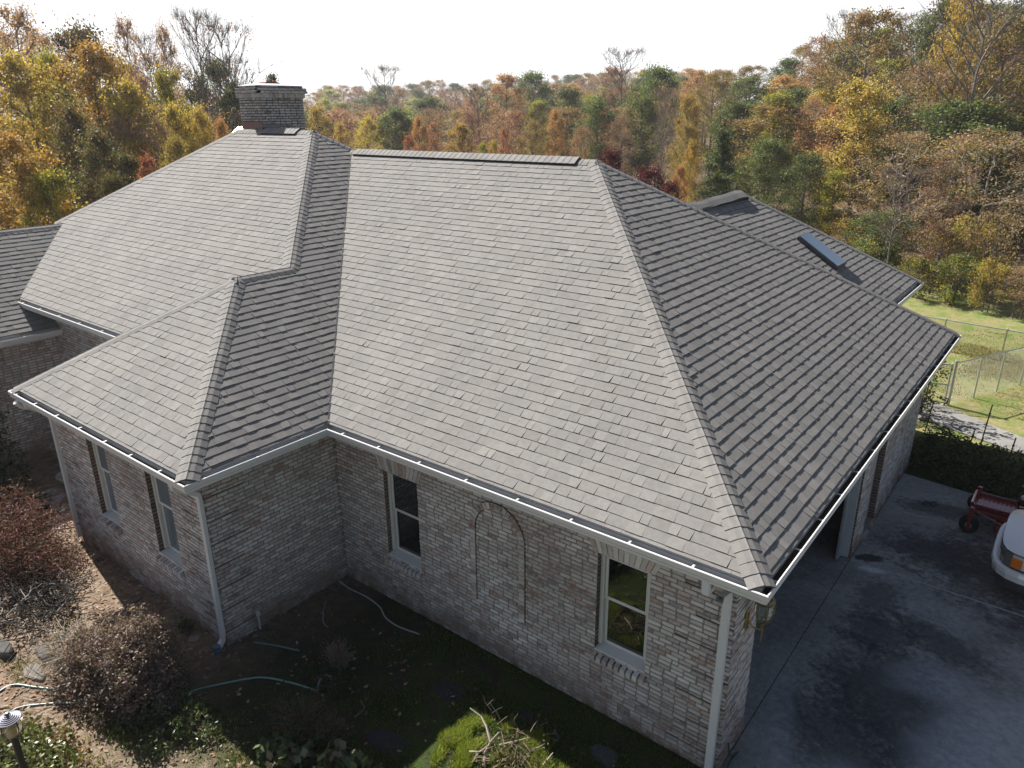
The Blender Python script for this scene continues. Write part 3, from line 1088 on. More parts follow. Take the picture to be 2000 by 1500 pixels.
def window(p0, u, n, a0, a1, z0, z1, glass, seed=1, label=None):
    """double hung sash in a brick opening a0..a1, z0..z1"""
    p0, u, n = Vector(p0), Vector(u), Vector(n)
    def P(a, z, d):
        q = p0 + u * a + n * d
        return V(q.x, q.y, z)
    Z = V(0, 0, 1)
    mb = MB()
    c = (.66, .655, .62)
    def bar(aa, ab, za, zb, d, th):
        mb.bbox(P((aa + ab) / 2, (za + zb) / 2, d - th / 2), (ab - aa, th, zb - za), .004, c, X=u, Y=n)
    sb = z0 + .06
    # outer casing
    bar(a0 + .002, a0 + .055, sb, z1 - .002, -.075, .08)
    bar(a1 - .055, a1 - .002, sb, z1 - .002, -.075, .08)
    bar(a0 + .056, a1 - .056, z1 - .058, z1 - .002, -.075, .08)
    zm = (sb + z1) / 2 + .02
    # upper sash (outer), lower sash (inner)
    for (s0, s1, d) in ((zm - .02, z1 - .06, -.10), (sb + .001, zm + .02, -.128)):
        bar(a0 + .058, a0 + .098, s0, s1, d, .026)
        bar(a1 - .098, a1 - .058, s0, s1, d, .026)
        bar(a0 + .099, a1 - .099, s0, s0 + .042, d, .026)
        bar(a0 + .099, a1 - .099, s1 - .04, s1, d, .026)
    w = mb.build("window", M_WOOD, HOUSE, label=label)
    for (s0, s1, d) in ((zm + .015, z1 - .095, -.112), (sb + .035, zm - .015, -.141)):
        g = MB()
        g.box(P((a0 + a1) / 2, (s0 + s1) / 2, d), (a1 - a0 - .19, .006, s1 - s0), (1, 1, 1), X=u, Y=n)
        g.build("pane", glass, w)
    # sloping wooden sill
    s = MB()
    q0, q1 = a0 + .004, a1 - .004
    top = [P(q0, z0 + .057, -.16), P(q1, z0 + .057, -.16), P(q1, z0 + .018, .004), P(q0, z0 + .018, .004)]
    bot = [P(q0, z0 + .006, -.16), P(q1, z0 + .006, -.16), P(q1, z0 + .002, .004), P(q0, z0 + .002, .004)]
    s.face(top, c)
    for i in range(4):
        j = (i + 1) % 4
        s.face([top[i], bot[i], bot[j], top[j]], c)
    s.build("sill", M_WOOD, w)
    soldier_row(p0, u, n, a0 - .03, a1 + .03, z0 - .12, z0 - .004, 0, .075, .045, "brick_sill", w, seed + 3, None, .085, .014)
    soldier_row(p0, u, n, a0 - .06, a1 + .06, z1 + .004, z1 + .21, .22, .012, 0, "lintel", w, seed + 5)
    return w

TOP = -.155
# main front wall
w1 = (.52 + OV, 1.34 + OV)    # a measured from x = -OV
MW = V(-OV, OV, 0)
hm = [(1.11, 1.83, -2.13, -.62), (4.93, 5.65, -2.02, -.58)]
soldier_holes = []
def holes_with_trim(hs):
    out = list(hs)
    return out
MB_LEN = L
brick_wall(MW, X1, ey, L - 0.0, GZ - .15, TOP, hm, (False, True), "main front wall with the blind arch", 41)
window(MW, X1, ey, *hm[0], M_GLASS, 61, None)
window(MW, X1, ey, *hm[1], M_GLASS, 62, "window mirroring the sunlit yard")
# wing front wall
WWL = WW - 2 * OV
WF = V(-WW + OV, -DW + OV, 0)
hw = [(1.20, 1.86, -2.04, -.36), (3.14, 3.82, -2.03, -.36)]
brick_wall(WF, X1, ey, WWL, GZ - .15, TOP, hw, (True, True), "wing front wall", 42, ql=(.62, .46))
window(WF, X1, ey, *hw[0], M_GLASSB, 63, None)
window(WF, X1, ey, *hw[1], M_GLASSB, 64, None)
# wing return wall
brick_wall(V(-OV, -DW + OV, 0), Y1, ex, DW, GZ - .15, TOP, (), (True, False), "short return wall of the wing", 43, ql=(.62, .46))
# wing left wall and the shady entrance court
brick_wall(V(-WW + OV, -DW + OV, 0), Y1, wx, 3.2, GZ - .15, TOP, (), (True, False), None, 44)
# garage side wall
GW = V(L - OV, OV, 0)
gh = [(.76, 5.66, GZ - .2, -.42), (6.42, 7.22, GZ + .12, -.62)]
brick_wall(GW, Y1, ex, W - 2 * OV, GZ - .15, TOP, gh, (True, True), "garage side wall", 45)
soldier_row(GW, Y1, ex, 6.38, 7.26, GZ + .02, GZ + .115, 0, .05, .02, "brick_step", HOUSE, 9)
# back wing wall and left wing wall, tall front wall
brick_wall(V(BX - OV, W - OV, 0), Y1, ex, BY - W, GZ - .15, BZ + TOP, (), (False, True), None, 46)
brick_wall(V(LWX - OV, LW_END + OV, 0), Y1, ex, HY + OV - LW_END - OV, GZ - .15, LWZ - .155, (), (False, False), "shaded left wing wall", 47)
TWX = xv - .2
tall_len = (-WW + OV + .6) - TWX
ent = [(tall_len - 3.25, tall_len - 2.35, GZ - .1, -.5), (tall_len - 1.7, tall_len - .75, GZ - .1, -.3)]
brick_wall(V(TWX, HY + OV, 0), X1, ey, tall_len, GZ - .15, HE - .155, ent, (False, False), "shaded entrance wall under the tall eave", 48)
mb = MB()
for (a0, a1, z0, z1) in ent:
    xc = TWX + (a0 + a1) / 2
    mb.box((xc, HY + OV + .13, (z0 + z1) / 2), (a1 - a0, .05, z1 - z0), (.03, .022, .018))
    mb.bbox((xc, HY + OV + .10, (z0 + z1) / 2), (.05, .04, z1 - z0), .006, (.06, .04, .03))
mb.build("entrance_door", M_WOOD, HOUSE)
# arched brick heads of the entrance openings
for (a0, a1, z0, z1) in ent[:1]:
    mb = MB()
    xc, rr = TWX + (a0 + a1) / 2, (a1 - a0) / 2
    for i in range(15):
        t0, t1 = math.pi * i / 15 + .02, math.pi * (i + 1) / 15 - .02
        q = []
        for d in (-.02, -.09):
            pts = [V(xc + math.cos(tt) * r_, HY + OV + d, z1 + .02 + math.sin(tt) * r_ * .5) for tt, r_ in ((t0, rr), (t1, rr), (t1, rr + .18), (t0, rr + .18))]
            q.append(pts)
        tn = rnd.choice(BR)
        mb.face(q[1], tn)
        for x in range(4):
            y = (x + 1) % 4
            mb.face([q[0][x], q[0][y], q[1][y], q[1][x]], tn)
    mb.build("lintel", M_BRICK, HOUSE)

# blind arch on the main wall
mb = MB()
ax, aw, zs, zt = 2.89, .43, -.93, -2.15
r = random.Random(8)
path = []
nleg = 18
for i in range(nleg):
    path.append((-aw, zt + (zs - zt) * i / nleg, 0))
na = 19
pts = [(-aw, zt + (zs - zt) * i / nleg) for i in range(nleg)] + [(-aw * math.cos(math.pi * i / na), zs + aw * 1.0 * math.sin(math.pi * i / na)) for i in range(na + 1)] + [(aw, zs + (zt - zs) * (i + 1) / nleg) for i in range(nleg)]
for i in range(len(pts) - 1):
    (x0, z0), (x1, z1) = pts[i], pts[i + 1]
    d = V(x1 - x0, 0, z1 - z0)
    ln = d.length
    d.normalize()
    nn = V(-d.z, 0, d.x)
    k = r.uniform(.8, 1.1)
    tn = tuple(c * k for c in r.choice(BR + [(.33, .24, .2)] * 6))
    q0 = V(ax + x0, OV, z0) + d * .005
    q1 = V(ax + x1, OV, z1) - d * .005
    inn, outn = nn * -.045, nn * .045
    fr = [q0 + inn, q1 + inn, q1 + outn, q0 + outn]
    for x in range(4):
        y = (x + 1) % 4
        mb.face([fr[x] + V(0, .02, 0), fr[x] + V(0, -.020, 0), fr[y] + V(0, -.020, 0), fr[y] + V(0, .02, 0)], tuple(c * .8 for c in tn))
    mb.face([f + V(0, -.020, 0) for f in fr], tn)
    # black open joint along the outer edge of the ring
    j0, j1 = nn * .047, nn * .060
    s = 1 if x0 + x1 > -.5 else 0
    if s:
        mb.face([q0 + j0 + V(0, -.0095, 0), q1 + j0 + V(0, -.0095, 0), q1 + j1 + V(0, -.0095, 0), q0 + j1 + V(0, -.0095, 0)], (.055, .048, .043), 1)
    else:
        j0, j1 = nn * -.047, nn * -.058
        mb.face([q0 + j0 + V(0, -.0095, 0), q1 + j0 + V(0, -.0095, 0), q1 + j1 + V(0, -.0095, 0), q0 + j1 + V(0, -.0095, 0)], (.03, .027, .024), 1)
mb.build("blind_arch", [M_BRICK, M_MORTAR], HOUSE)

# garage: interior, jambs, half open look into the dark
mb = MB()
gx0, gx1 = .3, L - OV - .16
gy0, gy1 = .7, 6.9
gz0, gz1 = JZ - .004, -.2
mb.face([V(gx0, gy0, gz0), V(6.228, gy0, gz0), V(6.228, gy1, gz0), V(gx0, gy1, gz0)], (.36, .37, .38))
mb.build("garage_floor", M_DRIVE, HOUSE)
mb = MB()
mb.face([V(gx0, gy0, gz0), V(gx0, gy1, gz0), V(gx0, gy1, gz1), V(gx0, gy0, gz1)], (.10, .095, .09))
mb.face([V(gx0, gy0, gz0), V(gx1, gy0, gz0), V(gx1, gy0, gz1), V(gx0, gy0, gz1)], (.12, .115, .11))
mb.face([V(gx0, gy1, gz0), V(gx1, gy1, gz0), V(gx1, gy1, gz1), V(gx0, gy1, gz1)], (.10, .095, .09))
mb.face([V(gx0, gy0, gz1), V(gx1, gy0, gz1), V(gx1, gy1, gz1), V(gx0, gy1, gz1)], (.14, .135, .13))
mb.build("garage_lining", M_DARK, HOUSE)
mb = MB()
jc = (.42, .45, .47)
for yy in (OV + .76 + .02, OV + 5.66 - .02):
    mb.bbox((L - OV - .13, yy, (GZ - .42) / 2 + .03), (.20, .04, 2.5), .005, jc)
mb.bbox((L - OV - .13, OV + 3.21, -.44), (.20, 4.82, .04), .005, jc)
mb.bbox((L - OV - .17, OV + 5.52, -1.68), (.05, .16, 2.46), .006, (.30, .33, .35))
mb.build("garage_door_frame", M_WOOD, HOUSE)
mb = MB()
xd = L - OV - .13
for (ya, yb, za, zb, d, c) in ((6.44, 7.20, GZ + .12, -.64, 0, (.42, .46, .49)),):
    mb.bbox((xd, OV + (ya + yb) / 2, (za + zb) / 2), (.045, yb - ya, zb - za), .004, c)
    for i in range(3):
        for j2 in (0, 1):
            mb.bbox((xd + .024, OV + ya + .22 + j2 * .32, za + .4 + i * .72), (.012, .24, .52), .005, (.40, .44, .47))
dr = mb.build("side_door", M_WOOD, HOUSE)
mb = MB()
mb.tube([(xd + .03, OV + 6.52, GZ + 1.1), (xd + .07, OV + 6.52, GZ + 1.1)], .012, 8, (.5, .42, .2))
mb.lathe([(.0, 0), (.022, .006), (.028, .02), (.022, .034), (0, .04)], V(xd + .065, OV + 6.52, GZ + 1.1), 12, (.55, .45, .2), axis='X')
mb.build("door_knob", M_BRASS, dr)

# downspouts
def downspout(path, w=.082, d=.062, u=X1, foot=None, label=None):
    mb = MB()
    path = [Vector(p) for p in path]
    n = len(path)
    vs, fs = [], []
    u = Vector(u)
    for i, p in enumerate(path):
        t_ = (path[min(i + 1, n - 1)] - path[max(i - 1, 0)]).normalized()
        a = u
        b_ = t_.cross(a).normalized()
        for (sa, sb) in ((-.5, -.42), (-.42, -.5), (.42, -.5), (.5, -.42), (.5, .42), (.42, .5), (-.42, .5), (-.5, .42)):
            vs.append(p + a * sa * w + b_ * sb * d)
    for i in range(n - 1):
        for k in range(8):
            k2 = (k + 1) % 8
            fs.append((i * 8 + k, i * 8 + k2, (i + 1) * 8 + k2, (i + 1) * 8 + k))
    fs.append(tuple(range((n - 1) * 8, n * 8)))
    mb.mesh(vs, fs, (.66, .67, .68))
    o = mb.build("downspout", M_TRIM, HOUSE, label=label)
    return o
cx = -OV - .022
ds = downspout([(cx, -DW + .07, -.12), (cx, -DW + .08, -.2), (cx, -DW + OV - .055, -.42), (cx, -DW + OV - .045, -.52), (cx, -DW + OV - .045, GZ + .25), (cx + .005, -DW + OV - .06, GZ + .14), (cx + .02, -DW + OV - .16, GZ + .06)])
mb = MB()
mb.lathe([(.055, 0), (.055, .12), (.048, .12)], V(cx + .03, -DW + OV - .18, GZ + .0), 14, (.10, .16, .24))
mb.build("drain_adapter", M_PLASTIC, ds)
cx = -WW + OV + .03
downspout([(cx, -DW + .07, -.12), (cx, -DW + .08, -.2), (cx - .01, -DW + OV - .055, -.42), (cx - .01, -DW + OV - .045, -.52), (cx - .01, -DW + OV - .045, GZ + .1)])
cx = L - OV - .085
downspout([(cx, OV - .30, -.34), (cx, OV - .075, -.40), (cx, OV - .05, -.46), (cx, OV - .05, GZ + .02)], .09, .07)
mb = MB()
mb.bbox((cx - .12, .06 , -.18), (.085, .07, .16), .01, (.66, .67, .68))
mb.bbox((cx - .12, .12 , -.26), (.085, .16, .06), .01, (.62, .63, .64))
mb.build("gutter_outlet", M_TRIM, HOUSE)
mb = MB()
mb.tube([(-WW + .33, -DW - .02, -.11), (-WW + .33, -DW + .05, -.2), (-WW + .36, -DW + .22, -.27), (-WW + .5, -DW + .34, -.3)], [.05, .052, .052, .05], 12, (.6, .6, .6))
mb.build("gutter_elbow", M_TRIM, HOUSE)

# wall lantern on the garage corner
mb = MB()
lx, ly, lz = L - OV + .0, OV + .34, -.72
mb.bbox((lx + .02, ly, lz - .22), (.03, .09, .26), .01, (.34, .27, .10))
mb.tube([(lx + .03, ly, lz - .2), (lx + .1, ly, lz - .29), (lx + .19, ly, lz - .27), (lx + .2, ly, lz - .16)], .012, 8, (.36, .28, .10))
mb.tube([(lx + .2, ly, lz - .17), (lx + .2, ly, lz - .44)], [.014, .006], 8, (.36, .28, .10))
mb.lathe([(.012, -.17), (.07, -.15), (.075, -.135), (.03, -.125)], V(lx + .2, ly, lz), 16, (.36, .28, .10))
mb.lathe([(.105, .10), (.11, .115), (.085, .16), (.03, .19), (.012, .24), (.0, .25)], V(lx + .2, ly, lz), 16, (.16, .13, .07))
for i in range(6):
    a = i * math.pi / 3
    mb.tube([(lx + .2 + .075 * math.cos(a), ly + .075 * math.sin(a), lz - .14), (lx + .2 + .11 * math.cos(a), ly + .11 * math.sin(a), lz), (lx + .2 + .1 * math.cos(a), ly + .1 * math.sin(a), lz + .11)], .006, 5, (.3, .24, .1))
lan = mb.build("wall_lantern", M_BRASS, HOUSE)
mb = MB()
mb.lathe([(.068, -.13), (.10, -.02), (.095, .1), (.085, .1)], V(lx + .2, ly, lz), 16)
mb.build("lantern_glass", M_LENS, lan)

# chimney
CXR, CYF = -8.36, 5.19
CHP = [(.40, .395, .39)] * 5 + [(.33, .325, .32)] * 4 + [(.45, .44, .43)] * 3 + [(.20, .195, .195)] * 2 + [(.33, .28, .26)]
cw, cdp = .86, 1.29
ch = MB()
ch.box((CXR - cw / 2, CYF + cdp / 2, 4.0), (cw - .06, cdp - .06, 2.1), (.10, .10, .10), 1)
chim = ch.build("chimney", [M_BRICK, M_MORTAR], HOUSE, label="sooty grey brick chimney on the tall ridge")
CZT = 4.80
brick_wall(V(CXR - cw, CYF, 0), X1, ey, cw, 3.7, CZT, (), seed=51, pal=CHP, parent=chim, name="brick_face", mort=(.04, .04, .042))
brick_wall(V(CXR, CYF, 0), Y1, ex, cdp, 2.6, CZT, (), seed=52, pal=CHP, parent=chim, name="brick_face", mort=(.04, .04, .042))
brick_wall(V(CXR - cw, CYF, 0), Y1, wx, cdp, 3.0, CZT, (), seed=53, pal=CHP, parent=chim, name="brick_face", mort=(.04, .04, .042))
brick_wall(V(CXR - cw, CYF + cdp, 0), X1, wy, cw, 2.6, CZT, (), seed=54, pal=CHP, parent=chim, name="brick_face", mort=(.04, .04, .042))
e1 = .05
soldier_row(V(CXR - cw - e1, CYF - e1, 0), X1, ey, 0, cw + 2 * e1, CZT, CZT + .10, 0, .0, 0, "soldier_course", chim, 71, CHP)
soldier_row(V(CXR + e1, CYF - e1, 0), Y1, ex, 0, cdp + 2 * e1, CZT, CZT + .10, 0, .0, 0, "soldier_course", chim, 72, CHP)
soldier_row(V(CXR - cw - e1, CYF - e1, 0), Y1, wx, 0, cdp + 2 * e1, CZT, CZT + .10, 0, .0, 0, "soldier_course", chim, 73, CHP)
mb = MB()
for i, (e, z0, z1) in enumerate(((.10, CZT + .10, CZT + .165), (.085, CZT + .165, CZT + .23), (.02, CZT + .23, CZT + .285))):
    X0, X_, Y0, Y_ = CXR - cw - e, CXR + e, CYF - e, CYF + cdp + e
    r = random.Random(80 + i)
    for (pa, uu, nn, ln) in ((V(X0, Y0, 0), X1, ey, X_ - X0), (V(X_, Y0, 0), Y1, ex, Y_ - Y0), (V(X0, Y0, 0), Y1, wx, Y_ - Y0)):
        a = -.1 * (i % 2)
        while a < ln:
            c0, c1 = max(0, a), min(ln, a + .19)
            a += .2
            if c1 - c0 < .03:
                continue
            k = r.uniform(.8, 1.15)
            tn = tuple(c * k for c in r.choice(CHP))
            q = pa + uu * ((c0 + c1) / 2) - nn * .05
            mb.bbox((q.x, q.y, (z0 + z1) / 2), (c1 - c0, .1, z1 - z0 - .01), .004, tn, X=uu, Y=nn)
    mb.box(((X0 + X_) / 2, (Y0 + Y_) / 2, (z0 + z1) / 2), (X_ - X0 - .03, Y_ - Y0 - .03, z1 - z0), (.07, .07, .07), 1)
mb.build("corbel_cap", [M_BRICK, M_MORTAR], chim)
mb = MB()
zc = CZT + .285
X0, X_, Y0, Y_ = CXR - cw - .0, CXR + .0, CYF - .0, CYF + cdp + .0
mb.mesh([(X0, Y0, zc), (X_, Y0, zc), (X_, Y_, zc), (X0, Y_, zc), (X0 + .2, Y0 + .25, zc + .05), (X_ - .2, Y0 + .25, zc + .05), (X_ - .2, Y_ - .25, zc + .05), (X0 + .2, Y_ - .25, zc + .05)],
        [(0, 1, 5, 4), (1, 2, 6, 5), (2, 3, 7, 6), (3, 0, 4, 7), (4, 5, 6, 7)], (.55, .54, .52))
mb.build("mortar_crown", M_CONC, chim)
mb = MB()
mb.bbox((CXR - cw / 2, CYF + .62, zc + .045), (.34, .44, .07), .02, (.34, .13, .07))
mb.bbox((CXR - cw / 2, CYF + .62, zc + .075), (.26, .36, .03), .01, (.03, .02, .02))
mb.build("flue", M_CONC, chim)
mb = MB()
mb.face([V(CXR - cw - .35, CYF - .10, 4.0 - .02), V(CXR - cw + .12, CYF - .10, 4.0 - .02), V(CXR - cw + .12, CYF + .1, 4.12), V(CXR - cw - .35, CYF + .1, 4.12)], (.85, .85, .86))
mb.box((CXR - cw / 2 + .02, CYF - .012, 4.16), (cw, .02, .16), (.10, .055, .05))
mb.box((CXR + .012, CYF + .25, 4.10), (.02, .55, .16), (.13, .14, .15))
mb.face([V(CXR - .1, CYF - .14, 3.98), V(CXR + .45, CYF - .14, 3.98), V(CXR + .45, CYF + .06, 4.11), V(CXR - .1, CYF + .06, 4.11)], (.16, .18, .2))
mb.build("flashing", M_METAL, chim)

# skylight on the back wing
def on_bw(x, y, l=0):
    return V(x, y, BZ + PT * (BX - x)) + V(PT, 0, 1).normalized() * l
sk_u, sk_v = Y1, V(1, 0, -PT).normalized()
sk_n = V(PT, 0, 1).normalized()
sc_c = on_bw(3.83, 10.40, .04)
mb = MB()
mb.bbox(sc_c, (1.08, .68, .08), .012, (.055, .055, .06), X=sk_v, Y=sk_u, Z=sk_n)
sk = mb.build("skylight", M_PLASTIC, HOUSE)
mb = MB()
mb.bbox(sc_c + sk_n * .048, (1.02, .62, .02), .006, (1, 1, 1), X=sk_v, Y=sk_u, Z=sk_n)
mb.build("pane", M_SKYL, sk)
# hose bib on the return wall
mb = MB()
mb.tube([(-OV + .035, -1.30, GZ - .02), (-OV + .035, -1.30, GZ + .26)], .018, 8, (.5, .5, .48))
mb.lathe([(.0, 0), (.03, .0), (.036, .03), (.022, .07), (.0, .075)], V(-OV + .035, -1.30, GZ + .25), 10, (.55, .55, .53))
mb.build("vent_pipe", M_PLASTIC, HOUSE)

# ------------------------------------------------------------------ vegetation
def leaf_quads(mb, pts, size, pal, r, flat=.35, aspect=.6, jit=.25, m=0, tints=None, curl=True):
    """rhombic leaves round the given points (numpy n x 3)"""
    n = len(pts)
    if n == 0:
        return
    d = npr.normal(size=(n, 3))
    d[:, 2] *= .7
    d /= np.linalg.norm(d, axis=1, keepdims=True) + 1e-9
    e = npr.normal(size=(n, 3))
    e -= d * (e * d).sum(1, keepdims=True)
    e /= np.linalg.norm(e, axis=1, keepdims=True) + 1e-9
    s = size * npr.uniform(.65, 1.35, size=(n, 1))
    a = pts - d * s * .5
    b = pts + e * s * .5 * aspect + d * s * .05
    c = pts + d * s * .5
    dd = pts - e * s * .5 * aspect + d * s * .05
    q = np.stack([a, b, c, dd], 1).reshape(-1, 3)
    i0 = len(mb.v)
    mb.v.extend(map(tuple, q.tolist()))
    mb.f.extend([(i0 + 4 * k, i0 + 4 * k + 1, i0 + 4 * k + 2, i0 + 4 * k + 3) for k in range(n)])
    if tints is None:
        pa = np.array(pal)
        tints = pa[npr.integers(0, len(pal), n)]
    tt = np.clip(tints * npr.uniform(1 - jit, 1 + jit, size=(n, 1)), 0, 1)
    mb.t.extend(map(tuple, tt.tolist()))
    mb.m.extend([m] * n)

def crown_r(shape, f):
    if shape == 'round':
        return max(.12, math.sin(math.pi * min(1, .12 + .88 * f)) ** .7)
    if shape == 'oval':
        return max(.05, 1.32 * (f + .16) ** .42 * max(0, 1 - f) ** .62)
    if shape == 'cone':
        return max(.06, 1.0 - f * .95)
    if shape == 'vase':
        return .35 + .65 * math.sin(math.pi * min(1, .15 + f * .72))
    if shape == 'column':
        return .6 + .4 * math.sin(math.pi * f)
    return 1

def envelope(p, H, Wd, base, shape, r, k=1.05):
    """pulls a point of a limb inside the outline of the crown"""
    f = (p.z / H - base) / (1 - base)
    if shape == 'vase' or f < .25:
        if p.z > H:
            p.z = H - r.uniform(0, .4)
        return p
    if f > .98:
        f = .98 - r.random() * .12
        p.z = H * (base + f * (1 - base))
    rm = Wd / 2 * crown_r(shape, f) * k * r.uniform(.9, 1.08)
    rr = math.hypot(p.x, p.y)
    if rr > rm:
        p.x *= rm / rr
        p.y *= rm / rr
    return p

def make_tree(name, seed, H=12.0, Wd=7.0, base=.28, shape='round', leaves=6500, leaf=.24, pals=None, clump=.6, limbs=20, bare=0.0, bark=(.13, .11, .09), low_trunks=1, mat=None, up=.55, twigs=0):
    """pals: list of palettes, one is drawn for every clump"""
    r = random.Random(seed)
    tb, lb = MB(), MB()
    tips = []
    for tr in range(low_trunks):
        ox, oy = (r.uniform(-.4, .4), r.uniform(-.4, .4)) if tr else (0, 0)
        lean = V(r.uniform(-.04, .04), r.uniform(-.04, .04), 0) + V(ox, oy, 0) * .12
        n = 9
        tp = []
        top = .93 if shape != 'cone' else .98
        for i in range(n):
            f = i / (n - 1)
            tp.append(V(ox, oy, 0) + lean * H * f + V(r.uniform(-.1, .1), r.uniform(-.1, .1), 0) * f * 1.2 + V(0, 0, H * top * f - (.3 if i == 0 else 0)))
        r0 = H * .0135 / math.sqrt(low_trunks) + .02
        tb.tube(tp, [r0 * (1.25 - .25 * min(1, i)) * (1 - .93 * (i / (n - 1)) ** 1.1) + .012 for i in range(n)], 6, bark, cap=False)
        for li in range(limbs // low_trunks):
            f = base + (1 - base) * ((li + r.random()) / (limbs // low_trunks)) * .97
            i = f / top * (n - 1)
            i0 = min(n - 2, int(i))
            p = tp[i0].lerp(tp[i0 + 1], min(1, i - i0))
            az = li * 2.399 + r.uniform(-.5, .5)
            rel = (f - base) / (1 - base)
            ln = Wd / 2 * crown_r(shape, rel) * r.uniform(.75, 1.12)
            upk = up * r.uniform(.6, 1.4) * (1 - .35 * rel)
            if shape == 'cone':
                upk = r.uniform(-.15, .2)
            d = V(math.cos(az), math.sin(az), upk)
            q = [p]
            cur = p.copy()
            m_ = 4
            for s in range(m_):
                d = (d + V(r.uniform(-.25, .25), r.uniform(-.25, .25), r.uniform(-.08, .16))).normalized()
                cur = cur + d * (ln / m_) * (1.05 if s else 1)
                cur = envelope(cur, H, Wd, base, shape, r)
                q.append(cur.copy())
            rl = max(.02, r0 * .5 * (1 - .55 * rel))
            tb.tube(q, [rl * (1 - .82 * s / m_) for s in range(m_ + 1)], 4, bark, cap=False)
            for s in range(1, m_ + 1):
                nb = 2 if s < m_ else 3
                for _ in range(nb):
                    d2 = (d + V(r.uniform(-1, 1), r.uniform(-1, 1), r.uniform(-.35, .8))).normalized()
                    l2 = ln * r.uniform(.2, .42)
                    e = envelope(q[s] + d2 * l2, H, Wd, base, shape, r, 1.1)
                    mid = q[s] + d2 * l2 * .5 + V(r.uniform(-.1, .1), r.uniform(-.1, .1), r.uniform(-.05, .12))
                    tb.tube([q[s], mid, e], [rl * .34, rl * .24, rl * .08 + .003], 3, bark, cap=False)
                    tips.append((e, rel))
                    if s >= 2:
                        tips.append((mid, rel))
                    for _t in range(twigs):
                        d3 = (d2 + V(r.uniform(-.8, .8), r.uniform(-.8, .8), r.uniform(-.1, .9))).normalized()
                        st = q[s].lerp(e, r.uniform(.3, 1))
                        tb.tube([st, st + d3 * r.uniform(.35, .9)], [.013, .005], 3, bark, cap=False)
    per = max(1, int(leaves / max(1, len(tips))))
    for (e, rel) in tips:
        if r.random() < bare:
            continue
        pal = np.array(pals[min(len(pals) - 1, int(len(pals) * r.random()))])
        k = int(per * r.uniform(.5, 1.6))
        if k < 1:
            continue
        cs = clump * r.uniform(.45, 1.5)
        pts = npr.normal(size=(k, 3)) * np.array([cs, cs, cs * .62]) * .62 + np.array(e)
        tin = pal[npr.integers(0, len(pal), k)] * r.uniform(.82, 1.18)
        leaf_quads(lb, pts, leaf, None, r, tints=tin, jit=.22)
    root = bpy.data.objects.new(name, None)
    COL.objects.link(root)
    tk = tb.build("trunk", M_BARK, root)
    cr = lb.build("crown", mat or M_LEAF, root)
    root['H'], root['W'] = H, Wd
    return root

GOLD = [(.30, .205, .05), (.34, .235, .05), (.24, .17, .05), (.20, .165, .05)]
YEL = [(.32, .255, .055), (.27, .235, .055), (.36, .275, .06)]
YGRN = [(.24, .24, .035), (.18, .20, .03), (.30, .26, .03)]
GRN = [(.095, .125, .04), (.115, .145, .045), (.08, .105, .035)]
DGRN = [(.040, .060, .022), (.052, .075, .026), (.032, .048, .02)]
OLV = [(.16, .135, .035), (.19, .155, .04), (.13, .12, .035)]
RUST = [(.26, .15, .085), (.225, .13, .08), (.285, .17, .09), (.21, .135, .09)]
ORG = [(.29, .165, .065), (.255, .14, .06), (.305, .185, .07)]
RED = [(.23, .075, .05), (.20, .065, .05), (.26, .10, .06)]
BURG = [(.062, .014, .018), (.08, .018, .022), (.05, .014, .018)]
DOLV = [(.085, .068, .03), (.11, .085, .035), (.07, .06, .026), (.13, .095, .04)]
BRN = [(.20, .135, .07), (.23, .16, .085), (.17, .12, .07)]
PINK = [(.26, .15, .10), (.23, .14, .09)]

PROTO = {}
def proto(kind, **kw):
    PROTO[kind] = []
    for i in range(kw.pop('n', 2)):
        PROTO[kind].append(make_tree(kw.get('nm', 'tree'), 100 + len(PROTO) * 17 + i * 7, **{k: v for k, v in kw.items() if k != 'nm'}))
proto('gold', nm='golden_tree', pals=[GOLD, GOLD, GOLD, YEL, OLV], shape='oval', leaves=15000, leaf=.165, limbs=24, base=.14, clump=.62)
proto('yellow', nm='yellow_tree', pals=[YEL, YEL, YEL, GOLD], shape='oval', leaves=12000, leaf=.16, limbs=22, base=.16, n=2)
proto('ygreen', nm='yellow_green_tree', pals=[YGRN, YGRN, YGRN, GRN], shape='oval', leaves=13500, leaf=.17, limbs=22, base=.18)
proto('green', nm='green_tree', pals=[GRN, GRN, GRN, DGRN], shape='round', leaves=14000, leaf=.19, limbs=24, base=.16, clump=.75)
proto('dark', nm='dark_green_tree', pals=[DGRN, DGRN, GRN], shape='round', leaves=15000, leaf=.18, limbs=24, base=.16, clump=.7)
proto('dusk', nm='shaded_tree', pals=[DOLV, DOLV, DGRN], shape='oval', leaves=14000, leaf=.17, limbs=24, base=.1, clump=.65)
proto('rust', nm='rust_tree', pals=[RUST, RUST, RUST, PINK], shape='oval', leaves=7600, leaf=.145, limbs=26, base=.15, clump=.6, bare=.12, twigs=2, bark=(.20, .17, .15))
proto('bare', nm='bare_tree', pals=[BRN, PINK, RUST], shape='vase', leaves=1900, leaf=.14, limbs=24, base=.3, clump=.6, bare=.45, twigs=4, bark=(.19, .165, .15), up=1.0)
proto('orange', nm='orange_tree', pals=[ORG, ORG, ORG, RUST], shape='oval', leaves=13000, leaf=.165, limbs=22, base=.15)
proto('red', nm='red_tree', pals=[RED, RED, PINK, ORG], shape='oval', leaves=6500, leaf=.2, limbs=20, base=.12)
proto('burgundy', nm='burgundy_maple', pals=[BURG, BURG, BURG, BURG], shape='round', leaves=8500, leaf=.2, limbs=20, base=.1, n=1)
proto('olive', nm='olive_tree', pals=[OLV, OLV, OLV, BRN, GOLD], shape='round', leaves=13500, leaf=.15, limbs=26, base=.12, bark=(.18, .155, .13), twigs=1)
